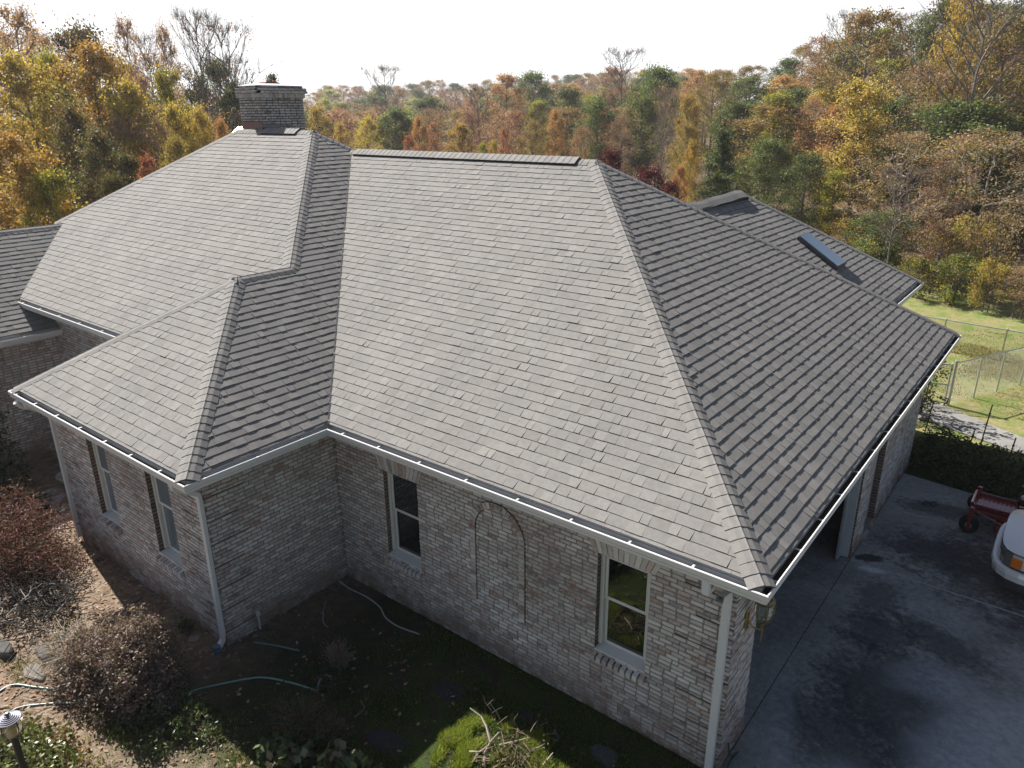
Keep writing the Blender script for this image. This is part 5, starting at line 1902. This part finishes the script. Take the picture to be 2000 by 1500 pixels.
# lamp post at the bottom left
LX, LY = .28, -4.72
lz = gz(LX, LY)
root = thing("lamp_post", "black lamp post with ribbed cap and glass lantern in the bottom left corner", "lamp", (LX, LY, lz))
mb = MB()
mb.lathe([(.06, -.1), (.055, .05), (.035, .08), (.035, 1.02), (.045, 1.04), (.05, 1.07), (.03, 1.09)], V(LX, LY, lz), 14, (.02, .02, .022))
mb.build("post", M_PLASTIC, root)
mb = MB()
mb.lathe([(.06, 1.07), (.095, 1.14), (.102, 1.21), (.095, 1.30)], V(LX, LY, lz), 18)
mb.build("lantern_glass", M_LENS, root)
mb = MB()
mb.lathe([(.03, 1.10), (.03, 1.2), (.0, 1.24)], V(LX, LY, lz), 12, (.70, .45, .16))
mb.build("bulb", M_PLASTIC, root)
mb = MB()
for i in range(4):
    a = i * math.pi / 2 + .4
    mb.tube([(LX + .06 * math.cos(a), LY + .06 * math.sin(a), lz + 1.06), (LX + .108 * math.cos(a), LY + .108 * math.sin(a), lz + 1.19), (LX + .102 * math.cos(a), LY + .102 * math.sin(a), lz + 1.31)], .006, 6, (.02, .02, .022))
mb.build("cage", M_PLASTIC, root)
mb = MB()
prof = [(.118, 1.295)]
for i in range(6):
    rr_ = .122 - i * .017
    prof += [(rr_, 1.30 + i * .011), (rr_, 1.309 + i * .011), (rr_ - .010, 1.312 + i * .011)]
prof += [(.02, 1.375), (.014, 1.39), (.0, 1.392)]
mb.lathe(prof, V(LX, LY, lz), 22, (.16, .16, .19))
mb.build("cap", M_METAL, root)

# brush mound: bright grass with cut branches lying on it
r = random.Random(21)
root = thing("brush_pile", "pile of cut branches and twigs lying on the sunlit grassy mound", "brush pile", (4.0, -1.2, gz(4, -1.2)))
sb = MB()
def stick(pts, rad, col=(.30, .25, .20)):
    n = len(pts)
    bm_ = MB()
    bm_.tube([V(*p) for p in pts], [rad * (1 - .6 * i / (n - 1)) for i in range(n)], 6, col)
    bm_.build('branch', M_TWIG, root)
zz = gz(4, -1.2)
def pz(px, py, h):
    q = at_z(px, py, GZ + h)
    return (q.x, q.y, q.z)
for path, rad in (([(945, 1495, .12), (948, 1470, .2), (958, 1450, .3), (975, 1430, .42)], .022), ([(958, 1450, .3), (950, 1420, .38), (940, 1400, .42), (918, 1383, .46)], .016), ([(922, 1490, .1), (935, 1470, .2), (955, 1455, .3)], .015), ([(917, 1468, .18), (938, 1468, .22)], .012),
                  ([(977, 1405, .3), (968, 1388, .4), (957, 1374, .5)], .007), ([(960, 1388, .38), (948, 1372, .5), (944, 1358, .6)], .006), ([(975, 1455, .2), (1010, 1447, .25), (1035, 1440, .28)], .010), ([(1005, 1415, .2), (1004, 1405, .3), (1012, 1394, .45)], .005),
                  ([(1060, 1495, .12), (1080, 1470, .15)], .014), ([(1025, 1470, .15), (1045, 1462, .18), (1060, 1455, .2)], .008)):
    stick([pz(*p) for p in path], rad, (.34, .29, .24))
for i in range(80):
    p = V(4.15 + r.gauss(0, .24), -1.0 + r.gauss(0, .24), gz(4.1, -1) + r.uniform(.03, .2))
    d = V(r.uniform(-1, 1), r.uniform(-1, 1), r.uniform(-.1, .5)).normalized()
    ln = r.uniform(.08, .28)
    k = r.choice([.3, .5, .7, 1.0])
    sb.tube([p, p + d * ln * .5 + V(0, 0, .015), p + d * ln], [.005, .004, .0025], 4, (.25 * k, .19 * k, .13 * k), cap=False)
sb.build("twig_heap", M_TWIG, root)["kind"] = "stuff"
lb = MB()
pts = np.array([[4.2 + r.gauss(0, .22), -1.0 + r.gauss(0, .22), gz(4.2, -1) + abs(r.gauss(.06, .06))] for _ in range(420)])
leaf_quads(lb, pts, .045, [(.12, .09, .055), (.16, .12, .08), (.08, .06, .04), (.10, .11, .04)], r)
lb.build("dead_leaves", M_DULLLEAF, root)
for lab, p0, p1 in (("two pale split sticks lying right of the brush mound", (1060, 1440), (1095, 1460)),):
    mb = MB()
    a, b_ = at_z(1082, 1425, GZ + .03), at_z(1092, 1443, GZ + .03)
    c, d = at_z(1068, 1441, GZ + .03), at_z(1090, 1447, GZ + .04)
    mb.tube([a, b_], .008, 5, (.25, .25, .25))
    mb.tube([c, d], .008, 5, (.25, .25, .25))
    tag(mb.build("sticks", M_TWIG), lab, "sticks")

# grass: blades over the green part of the front yard and along lawn edges
g = MB()
def blade_patch(n, fx, hmin, hmax, pal, wdt=.009, lean=.5):
    n = int(n)
    out = 0
    tries = 0
    while out < n and tries < n * 6:
        tries += 1
        x, y, w = fx()
        if npr.random() > w:
            continue
        out += 1
        z = gz(x, y) - .005
        h = hmin + (hmax - hmin) * rnd.random() * (.5 + .5 * w)
        az = rnd.uniform(0, 6.28)
        dx, dy = math.cos(az), math.sin(az)
        l = rnd.uniform(.1, lean) * h
        b0 = (x - dy * wdt, y + dx * wdt, z)
        b1 = (x + dy * wdt, y - dx * wdt, z)
        tp = (x + dx * l, y + dy * l, z + h)
        c = rnd.choice(pal)
        k = rnd.uniform(.75, 1.25)
        g.face((b0, b1, tp), (c[0] * k, c[1] * k, c[2] * k))
from mathutils import noise as mnoise
def nz(x, y, s=1.0, o=0.0):
    return mnoise.noise(V(x * s + o, y * s - o, o)) * .5 + .5
GP1 = [(.065, .105, .022), (.085, .13, .028), (.05, .075, .02), (.10, .135, .035)]
GP2 = [(.20, .26, .035), (.25, .31, .05), (.16, .21, .03), (.27, .29, .07)]
def f_front():
    x, y = rnd.uniform(.4, 6.1), rnd.uniform(-3.3, .40)
    w = smooth(.42, .66, nz(x, y, 1.3, 3)) * smooth(.3, 2.6, x) + .10 * smooth(2, 4, x)
    if y > .25:
        w = max(w, .5 * smooth(1.0, 2.0, x))
    return x, y, w
blade_patch(34000, f_front, .015, .06, GP1, .008, 1.1)
def f_mound():
    a, q = rnd.uniform(0, 6.283), math.sqrt(rnd.random())
    x, y = 4.05 + .95 * q * math.cos(a), -1.05 + .75 * q * math.sin(a)
    w = smooth(.40, .62, nz(x, y, 3.4, 9)) * smooth(1.02, .72, q + .35 * (nz(x, y, 1.7, 4) - .5)) * (1 - .85 * math.exp(-((x - 4.2) ** 2 + (y + 1.0) ** 2) / .05))
    return x, y, w
blade_patch(17000, f_mound, .02, .12, GP2, .006, 1.0)
def f_left():
    x, y = rnd.uniform(-3.2, 1.8), rnd.uniform(-4.8, -2.2)
    return x, y, smooth(.60, .75, nz(x, y, 1.6, 5))
blade_patch(5200, f_left, .02, .07, [(.11, .14, .035), (.15, .17, .045), (.20, .18, .08)], .006, .9)
def f_lily():
    x, y = rnd.gauss(-.35, .30), rnd.gauss(-3.45, .16)
    return x, y, 1
blade_patch(2400, f_lily, .04, .13, [(.13, .19, .03), (.17, .22, .04)], .006, .9)
def f_fence():
    x, y = rnd.uniform(5.4, 12), rnd.uniform(13.2, 24)
    return x, y, smooth(.45, .7, nz(x, y, .5, 2)) * .9 + .1 if y > 16.2 - .5 * (x - 5.4) + .3 else 0
blade_patch(22000, f_fence, .03, .09, [(.20, .195, .065), (.25, .22, .095), (.29, .24, .13), (.16, .175, .055)], .014, .9)
o = g.build("grass", M_GRASS)
o['kind'] = 'stuff'

# fallen leaves and bark mulch on the bare soil
lb = MB()
pts, tin = [], []
LIT = [(.34, .25, .17), (.26, .18, .11), (.20, .13, .08), (.40, .32, .24), (.30, .17, .09), (.15, .10, .07)]
for i in range(9000):
    x, y = rnd.uniform(-5.2, 5.6), rnd.uniform(-5.0, -.1)
    if x > -.4 and y > -2.6 and rnd.random() < .88:
        continue
    pts.append((x, y, gz(x, y) + rnd.uniform(.004, .02)))
pts = np.array(pts)
n = len(pts)
ang = npr.uniform(0, 6.283, n)
s = npr.uniform(.012, .045, n)
tl = npr.uniform(-.35, .35, (n, 2))
for k in range(n):
    ca, sa = math.cos(ang[k]), math.sin(ang[k])
    q = []
    for (u_, v_) in ((-1, 0), (0, -.55), (1, 0), (0, .55)):
        q.append((pts[k, 0] + (ca * u_ - sa * v_) * s[k], pts[k, 1] + (sa * u_ + ca * v_) * s[k], pts[k, 2] + (tl[k, 0] * u_ + tl[k, 1] * v_) * s[k]))
    c = rnd.choice(LIT)
    kk = rnd.uniform(.7, 1.3)
    lb.face(q, tuple(a * kk for a in c))
o = lb.build("leaf_litter", M_DULLLEAF)
o['kind'] = 'stuff'

# overgrown strip between drive and path, with thin posts
VIN = [[(.05, .075, .022), (.065, .095, .028)], [(.04, .055, .02), (.09, .10, .04)], [(.10, .09, .04), (.06, .05, .025)]]
bush("hedge", "overgrown dark green vine strip between the driveway and the path", "hedge",
     [(6.75, 11.2, .6, .8, .55), (7.5, 11.3, .8, .85, .5), (8.5, 10.9, .9, .8, .42), (9.6, 10.6, 1.0, .8, .42), (6.9, 12.1, .7, .5, .42), (7.9, 11.8, .7, .4, .36), (7.2, 10.6, .6, .35, .22), (8.3, 10.4, .7, .3, .2)], 15000, .07, VIN, 220, seed=31, clump=.08, stem_col=(.10, .085, .06))
for i, (px, py, top, lab) in enumerate(((1962, 868, .95, "thin dark stake leaning at the drive end of the vine strip"), (1914, 818, 1.15, "thin dark stake in the middle of the vine strip by the path"), (1815, 800, .8, "thin dark stake nearest the garage wall corner"), (1901, 845, .6, "short dark stake in front of the middle one"))):
    p = [(7.95, 11.2), (7.35, 12.4), (6.15, 12.9), (7.15, 12.1)][i]
    mb = MB()
    z0 = gz(*p)
    mb.tube([(p[0], p[1], z0 - .1), (p[0] + .05, p[1] + .02, z0 + top * .9), (p[0] + .06, p[1] + .02, z0 + top * 1.05)], .014, 6, (.05, .042, .035))
    mb.bbox((p[0] + .05, p[1] + .02, z0 + top * .86), (.05, .02, .03), .004, (.06, .05, .04))
    tag(mb.build("stake", M_WOOD), lab, "stake", "stakes in the vine strip")

# chain link fences
def chain_link(name, label, pts, H, posts, cat="fence", parts_post="post", seed=1, rails=(1.0,), mesh_step=.075):
    root = thing(name, label, cat, (pts[0][0], pts[0][1], gz(*pts[0])))
    segs = []
    gcol = (.52, .53, .53)
    wm, rm = MB(), MB()
    for (a, b_) in zip(pts, pts[1:]):
        za, zb = gz(*a), gz(*b_)
        A_, B_ = V(a[0], a[1], za + .03), V(b_[0], b_[1], zb + .03)
        ln = (B_ - A_).length
        u_ = (B_ - A_) / ln
        for f in rails:
            rm.tube([A_ + V(0, 0, H * f), B_ + V(0, 0, H * f)], .019, 7, gcol)
        side = u_.cross(V(0, 0, 1)).normalized() * .0022
        n_ = int(ln / mesh_step) + 1
        up_ = V(0, 0, 1)
        for sgn in (1, -1):
            for k in range(-int(H / mesh_step) - 1, n_ + int(H / mesh_step) + 1):
                s0, s1 = k * mesh_step, k * mesh_step + sgn * H
                h0, h1 = 0.0, H
                if s0 > s1:
                    s0, s1, h0, h1 = s1, s0, h1, h0
                if s1 < 0 or s0 > ln:
                    continue
                if s0 < 0:
                    h0 += (h1 - h0) * (-s0) / (s1 - s0); s0 = 0
                if s1 > ln:
                    h1 = h0 + (h1 - h0) * (ln - s0) / (s1 - s0); s1 = ln
                p, q = A_ + u_ * s0 + up_ * h0, A_ + u_ * s1 + up_ * h1
                dd = (q - p).normalized()
                nn = dd.cross(side.normalized()) * .0022
                wm.face([p - nn, q - nn, q + nn, p + nn], (.42, .43, .43))
                wm.face([p - side, q - side, q + side, p + side], (.42, .43, .43))
    wm.build("wire_mesh", M_METAL, root)
    rm.build("top_rail", M_METAL, root)
    for (x, y, hh, rr_) in posts:
        mb = MB()
        z0 = gz(x, y)
        mb.lathe([(rr_, -.1), (rr_, hh), (rr_ * 1.15, hh), (rr_ * .9, hh + .03), (.0, hh + .045)], V(x, y, z0), 12, gcol)
        mb.build(parts_post, M_METAL, root)
    return root
g0, g1, g2 = (6.27, 15.31), (7.62, 18.2), (9.4, 21.6)
def on(a, b_, f):
    return (a[0] + (b_[0] - a[0]) * f, a[1] + (b_[1] - a[1]) * f)
chain_link("chain_link_fence", "chain link fence running from the gate post across the lawn to the right edge", [g0, g1, g2], 1.15,
           [(*g0, 1.22, .038), (*on(g0, g1, .34), 1.15, .022), (*on(g0, g1, .66), 1.15, .022), (*g1, 1.15, .022), (*on(g1, g2, .35), 1.15, .022), (*on(g1, g2, .7), 1.15, .022), (*g2, 1.15, .022)])
chain_link("chain_link_gate", "chain link gate with a middle rail beside the thick gate post", [(6.21, 15.26), (4.9, 14.75)], 1.1, [(6.19, 15.25, 1.14, .022), (4.9, 14.75, 1.14, .022)], "gate", rails=(1.0, .5, .04))
b0, b1, b2 = (2.5, 20.9), (6.9, 20.4), (12.0, 19.7)
chain_link("chain_link_fence", "back chain link fence along the woods behind the lawn", [b0, b1, b2], .98,
           [(*b0, 1.03, .022), (5.2, 20.6, 1.03, .022), (*b1, 1.03, .022), (8.9, 20.12, 1.03, .022), (10.6, 19.9, 1.03, .022)])
# bush hidden behind the roof corner that shades the path
bush("path_shrub", "leafy shrub beside the path behind the garage corner", "shrub", [(5.75, 14.15, .55, .6, 1.75), (5.5, 13.6, .4, .4, 1.3)], 1500, .08, VIN, 40, seed=33)

# ------------------------------------------------------------------ riding mower
RD = (.28, .035, .03); DKR = (.20, .025, .022); BK = (.02, .02, .022)
MX, MY, MZ = 7.68, 8.84, JZ
mw = thing("riding_mower", "red zero turn riding mower parked at the edge of the concrete", "mower", (MX, MY, MZ))
mb = MB()
for s in (-1, 1):
    mb.bbox((MX + .85, MY + s * .30, MZ + .345), (1.7, .07, .09), .008, RD)
mb.bbox((MX + .02, MY, MZ + .345), (.09, 1.06, .10), .01, RD)
mb.bbox((MX + 1.35, MY, MZ + .46), (.9, .62, .16), .02, BK)
mb.build("frame", M_PAINT, mw)
mb = MB()
mb.bbox((MX + .36, MY, MZ + .405), (.62, .56, .03), .006, RD)
for i in range(8):
    mb.bbox((MX + .12 + i * .07, MY, MZ + .427), (.03, .46, .014), .004, (.34, .07, .06))
for s in (-1, 1):
    mb.bbox((MX + .36, MY + s * .29, MZ + .45), (.64, .03, .09), .008, DKR)
mb.bbox((MX + .0, MY, MZ + .47), (.05, .60, .11), .012, RD, X=V(.9, 0, .43).normalized(), Z=V(-.43, 0, .9).normalized())
mb.build("foot_plate", M_PAINT, mw)
for s in (-1, 1):
    mb = MB()
    cy = MY + s * .50
    mb.lathe([(.04, .30), (.045, .50), (.03, .51)], V(MX + .02, cy, MZ), 12, RD)
    for t_ in (-1, 1):
        mb.bbox((MX + .02, cy + t_ * .085, MZ + .2), (.05, .014, .24), .004, RD)
    mb.bbox((MX + .02, cy, MZ + .31), (.07, .19, .025), .004, RD)
    fk = mb.build("caster_fork", M_PAINT, mw)
    mb = MB()
    mb.lathe([(.06, -.07), (.13, -.075), (.16, -.05), (.165, 0), (.16, .05), (.13, .075), (.06, .07)], V(MX + .02, cy, MZ + .165), 20, (.025, .025, .026), axis='Y')
    wh = mb.build("caster_wheel", M_RUBBER, mw)
    mb = MB()
    mb.lathe([(.02, -.08), (.06, -.078), (.06, .078), (.02, .08)], V(MX + .02, cy, MZ + .165), 14, (.3, .3, .3), axis='Y')
    mb.build("rim", M_METAL, wh)
mb = MB()
n = 22
top, bot, low = [], [], []
for i in range(n):
    a = 2 * math.pi * i / n
    sx_, sy_ = math.copysign(abs(math.cos(a)) ** .7, math.cos(a)), math.copysign(abs(math.sin(a)) ** .55, math.sin(a))
    top.append(V(MX + .82 + .36 * sx_, MY - .01 + .62 * sy_, MZ + .27))
    bot.append(V(MX + .82 + .42 * sx_, MY - .01 + .69 * sy_, MZ + .235))
    low.append(V(MX + .82 + .43 * sx_, MY - .01 + .70 * sy_, MZ + .09))
mb.face(top, RD)
for i in range(n):
    j = (i + 1) % n
    mb.face([top[i], top[j], bot[j], bot[i]], RD)
    mb.face([bot[i], bot[j], low[j], low[i]], DKR)
dk = mb.build("mower_deck", M_PAINT, mw)
for yy in (-.40, 0, .40):
    mb = MB()
    mb.lathe([(.10, .27), (.10, .31), (.085, .325), (.03, .33), (.03, .37), (.0, .375)], V(MX + .82, MY - .01 + yy, MZ), 16, (.10, .03, .03) if yy else BK)
    mb.build("spindle_cover", M_PAINT, dk)
mb = MB()
mb.tube([(MX + .1, MY - .33, MZ + .36), (MX + .55, MY - .5, MZ + .30)], .012, 6, (.25, .25, .25))
mb.tube([(MX + .1, MY + .33, MZ + .36), (MX + .55, MY + .5, MZ + .30)], .012, 6, (.25, .25, .25))
mb.build("lift_rod", M_METAL, mw)
mb = MB()
mb.bbox((MX + 1.02, MY, MZ + .66), (.46, .50, .12), .045, BK)
mb.bbox((MX + 1.26, MY, MZ + .88), (.12, .48, .40), .05, BK, X=V(.96, 0, -.26).normalized(), Z=V(.26, 0, .96).normalized())
st = mb.build("seat", M_RUBBER, mw)
for s in (-1, 1):
    mb = MB()
    mb.bbox((MX + 1.10, MY + s * .31, MZ + .80), (.32, .05, .04), .015, BK)
    mb.build("armrest", M_RUBBER, st)
    mb = MB()
    mb.tube([(MX + .72, MY + s * .36, MZ + .46), (MX + .66, MY + s * .36, MZ + .80), (MX + .68, MY + s * .12, MZ + .86)], .014, 8, BK)
    mb.build("steering_lever", M_METAL, mw)
    mb = MB()
    mb.bbox((MX + 1.05, MY + s * .46, MZ + .56), (.62, .22, .22), .07, BK)
    mb.build("fender", M_PLASTIC, mw)
    mb = MB()
    mb.lathe([(.12, -.14), (.25, -.15), (.285, -.11), (.29, 0), (.285, .11), (.25, .15), (.12, .14)], V(MX + 1.42, MY + s * .52, MZ + .29), 26, (.022, .022, .023), axis='Y')
    wh = mb.build("rear_wheel", M_RUBBER, mw)
    mb = MB()
    mb.lathe([(.03, -.155), (.12, -.15), (.12, .15), (.03, .155)], V(MX + 1.42, MY + s * .52, MZ + .29), 16, (.32, .32, .31), axis='Y')
    mb.build("rim", M_METAL, wh)
mb = MB()
mb.bbox((MX + 1.62, MY, MZ + .72), (.46, .52, .34), .06, BK)
mb.lathe([(.16, .88), (.17, .93), (.12, .97), (.0, .98)], V(MX + 1.62, MY, MZ), 18, (.05, .05, .05))
mb.build("engine", M_PLASTIC, mw)
mb = MB()
mb.tube([(MX + 1.3, MY - .48, MZ + .5), (MX + 1.3, MY - .48, MZ + 1.15), (MX + 1.3, MY - .40, MZ + 1.25), (MX + 1.3, MY + .40, MZ + 1.25), (MX + 1.3, MY + .48, MZ + 1.15), (MX + 1.3, MY + .48, MZ + .5)], .024, 8, BK)
mb.build("roll_bar", M_PAINT, mw)
mb = MB()
mb.tube([(MX + .72, MY + .34, MZ + .46), (MX + .80, MY + .36, MZ + .92)], .014, 6, RD)
mb.bbox((MX + .80, MY + .36, MZ + .95), (.03, .03, .09), .01, (.5, .32, .05))
mb.build("height_lever", M_PAINT, mw)
mb = MB()
mb.lathe([(.055, .62), (.06, .66), (.055, .68), (.0, .685)], V(MX + .74, MY + .16, MZ), 16, (.62, .62, .6))
mb.build("fuel_cap", M_PLASTIC, mw)

# ------------------------------------------------------------------ white pickup, nose towards the garage
TX, TY, TZ = 8.27, 7.17, JZ
tk = thing("pickup_truck", "white pickup truck with amber corner lamps cut off by the right edge", "pickup truck", (TX, TY, TZ))
WH = (.72, .73, .74)
half = [(x, y * .93) for x, y in ((.0, .0), (.003, .30), (.012, .52), (.04, .70), (.10, .83), (.20, .92), (.34, .965), (.52, .98))]
nose = [(x, -y) for x, y in half[::-1]] + half[1:]
def lvl(z, off=0.0):
    """nose outline moved outwards by off"""
    out = []
    for i, (x, y) in enumerate(nose):
        x0, y0 = nose[max(0, i - 1)]
        x1, y1 = nose[min(len(nose) - 1, i + 1)]
        t_ = V(x1 - x0, y1 - y0, 0).normalized()
        n_ = V(-t_.y, t_.x, 0)
        out.append(V(TX + x + n_.x * off, TY + y + n_.y * off, TZ + z * .92))
    return out
ZS = .92
def strip(mb, rows, col, i0=0, i1=None):
    i1 = i1 if i1 is not None else len(nose) - 1
    for a, b_ in zip(rows, rows[1:]):
        for i in range(i0, i1):
            mb.face([a[i], a[i + 1], b_[i + 1], b_[i]], col)
mb = MB()
N_ = len(nose)
# hood
def hood(i, t_):
    x, y = nose[i]
    e = t_ ** .8
    xx = x + (1.45 - x) * t_
    yy = y * (1 - .10 * t_)
    return V(TX + xx, TY + yy, TZ + .888 + .14 * (1 - (1 - t_) ** 2.6) + .035 * math.cos(min(1, abs(y) / .98) * math.pi / 2) * min(1, t_ * 4) - .03 * (abs(y) / .98) ** 6)
for k in range(10):
    for i in range(N_ - 1):
        mb.face([hood(i, k / 10), hood(i + 1, k / 10), hood(i + 1, (k + 1) / 10), hood(i, (k + 1) / 10)], WH)
mb.build('hood', M_PAINT, tk, smooth=True)
mb = MB()
# lower nose behind lamps, flanks, cab and bed
strip(mb, [lvl(.62, -.012), lvl(.96, -.012)], WH)
for s in (-1, 1):
    yy = TY + s * .9114
    prof = [(.52, .62), (.52, .955), (1.45, 1.03), (5.4, 1.08), (5.4, .45), (4.75, .42)]
    arch2 = [(4.15 + .44 * math.cos(a), .42 + .40 * math.sin(a)) for a in [i * math.pi / 8 for i in range(9)]]
    arch1 = [(.98 + .43 * math.cos(a), .42 + .40 * math.sin(a)) for a in [i * math.pi / 8 for i in range(9)]]
    lp = prof[:5] + [(4.6, .42)] + arch2 + [(3.6, .40), (1.5, .40)] + arch1 + [(.52, .45)]
    # flank as a fan of strips between the top line and the lower edge
    tops = lambda x: .875 + (min(x, 1.45) - .52) / .93 * .085 if x < 1.45 else .96 + (x - 1.45) / 3.95 * .05
    xs = [.52 + i * .1 for i in range(50)]
    def lowz(x):
        z = .40
        for cx_ in (.98, 4.15):
            d = abs(x - cx_)
            if d < .44:
                z = max(z, .42 + math.sqrt(max(0, .44 ** 2 - d * d)) * .95)
        return z
    for a, b_ in zip(xs, xs[1:]):
        mb.face([V(TX + a, yy, TZ + lowz(a)), V(TX + b_, yy, TZ + lowz(b_)), V(TX + b_, yy, TZ + tops(b_)), V(TX + a, yy, TZ + tops(a))], WH)
        if a >= 1.4:
            mb.face([V(TX + a, yy, TZ + tops(a)), V(TX + b_, yy, TZ + tops(b_)), V(TX + b_, TY + s * .80, TZ + tops(b_) + .06), V(TX + a, TY + s * .80, TZ + tops(a) + .06)], WH)
    for i in range(N_ - 1):
        pass
mb.bbox((TX + 4.4, TY, TZ + .80), (2.0, 1.72, .04), .01, (.06, .06, .06))
mb.bbox((TX + 5.41, TY, TZ + .80), (.05, 1.9, .58), .02, WH)
mb.bbox((TX + 3.36, TY, TZ + .86), (.05, 1.72, .5), .01, WH)
# cab roof and pillars
roofz = 1.86
cab = {}
for nm_, x, z, w_ in (("a0", 1.45, 1.13, .86), ("a1", 2.05, roofz - .05, .70), ("r1", 2.15, roofz, .66), ("r2", 3.10, roofz, .66), ("c1", 3.2, roofz - .06, .70), ("c0", 3.34, 1.13, .86)):
    cab[nm_] = [V(TX + x, TY + s * w_, TZ + z) for s in (-1, 1)]
for a, b_ in (("a1", "r1"), ("r1", "r2"), ("r2", "c1")):
    mb.face([cab[a][0], cab[a][1], cab[b_][1], cab[b_][0]], WH)
for s in (0, 1):
    mb.face([cab["a1"][s], cab["r1"][s], cab["r2"][s], cab["c1"][s]], WH)
    mb.tube([cab["a0"][s], cab["a1"][s]], .03, 6, WH)
    mb.tube([cab["c0"][s], cab["c1"][s]], .05, 6, WH)
bd = mb.build("body", M_PAINT, tk, smooth=False)
mb = MB()
mb.face([cab["a0"][0], cab["a0"][1], cab["a1"][1], cab["a1"][0]])
mb.build("windshield", M_GLASS, tk)
mb = MB()
mb.face([cab["c0"][0], cab["c0"][1], cab["c1"][1], cab["c1"][0]])
mb.build("rear_window", M_GLASS, tk)
for s in (0, 1):
    mb = MB()
    mb.face([cab["a0"][s], cab["c0"][s], cab["c1"][s], cab["a1"][s]])
    mb.build("side_window", M_GLASS, tk)
mb = MB()
strip(mb, [lvl(.47, .05), lvl(.49, .085), lvl(.60, .10), lvl(.655, .085), lvl(.665, .04), lvl(.66, -.012)], (.80, .81, .83))
mb.build("bumper", M_PAINT, tk, smooth=True)
mb = MB()
strip(mb, [lvl(.30, .01), lvl(.33, .045), lvl(.47, .055), lvl(.485, .05)], (.055, .056, .06))
mb.build("valance", M_PLASTIC, tk, smooth=True)
mb = MB()
strip(mb, [lvl(.932, .0), lvl(.958, -.004)], (.015, .015, .016))
strip(mb, [lvl(.664, .0), lvl(.69, .006)], (.02, .02, .022))
mb.build("panel_gap", M_PLASTIC, tk)
mb = MB()
strip(mb, [lvl(.67, .004), lvl(.94, .0)], (.03, .03, .032), 5, N_ - 6)
for z in (.72, .77, .82, .87):
    strip(mb, [lvl(z, .012), lvl(z + .012, .012)], (.35, .35, .36), 5, N_ - 6)
mb.build("grille", M_PLASTIC, tk)
for i0, i1, j0, j1 in ((2, 5, 1, 2), (N_ - 6, N_ - 3, N_ - 3, N_ - 2)):
    mb = MB()
    strip(mb, [lvl(.685, .004), lvl(.70, .014), lvl(.90, .010), lvl(.93, .0)], (.15, .155, .14), i0, i1)
    strip(mb, [lvl(.72, .0165), lvl(.80, .017)], (.36, .37, .36), i0 + 1, i1 - 1)
    hl = mb.build("headlight", M_LENSP if 'M_LENSP' in globals() else M_PLASTIC, tk)
    mb = MB()
    strip(mb, [lvl(.70, .010), lvl(.72, .020), lvl(.86, .016), lvl(.88, .006)], (.75, .20, .012), j0, j1)
    mb.build("corner_lamp", M_AMBER, hl)
for cx_ in (.98, 4.15):
    for s in (-1, 1):
        mb = MB()
        mb.lathe([(.20, -.11), (.33, -.12), (.37, -.08), (.375, 0), (.37, .08), (.33, .12), (.20, .11)], V(TX + cx_, TY + s * .79, TZ + .375), 28, (.02, .02, .021), axis='Y')
        wh = mb.build("wheel", M_RUBBER, tk)
        mb = MB()
        mb.lathe([(.04, -.125), (.20, -.11), (.22, -.09), (.22, .09), (.20, .11), (.04, .125)], V(TX + cx_, TY + s * .79, TZ + .375), 20, (.45, .45, .46), axis='Y')
        mb.build("rim", M_METAL, wh)
for s in (-1, 1):
    mb = MB()
    mb.bbox((TX + 1.72, TY + s * 1.06, TZ + 1.20), (.10, .20, .16), .03, (.03, .03, .03))
    mb.build("mirror", M_PLASTIC, tk)
# rag left on the drive
mb = MB()
q = at_z(1822, 1003, JZ + .02) if False else V(6.95, 9.05, JZ)
for i in range(6):
    a = rnd.uniform(0, 6.28)
    mb.bbox((q.x + rnd.uniform(-.08, .08), q.y + rnd.uniform(-.06, .06), q.z + .015), (rnd.uniform(.08, .16), rnd.uniform(.05, .09), .03), .012, (.07, .09, .12), X=V(math.cos(a), math.sin(a), 0), Y=V(-math.sin(a), math.cos(a), 0))
tag(mb.build("rag", M_DARK), "crumpled dark rag lying on the concrete before the garage wall", "rag")

# ------------------------------------------------------------------ thin autumn haze
mb = MB()
mb.box((0, 0, 9.0), (920, 920, 38), (1, 1, 1))
m = bpy.data.materials.new("haze")
m.use_nodes = True
t = m.node_tree
t.nodes.remove(t.nodes["Principled BSDF"])
pv = t.nodes.new("ShaderNodeVolumePrincipled")
pv.inputs["Color"].default_value = (.93, .95, 1.0, 1)
pv.inputs["Density"].default_value = .00045
pv.inputs["Anisotropy"].default_value = .3
t.links.new(pv.outputs[0], t.nodes["Material Output"].inputs["Volume"])
o = mb.build("haze", m)
o['kind'] = 'stuff'
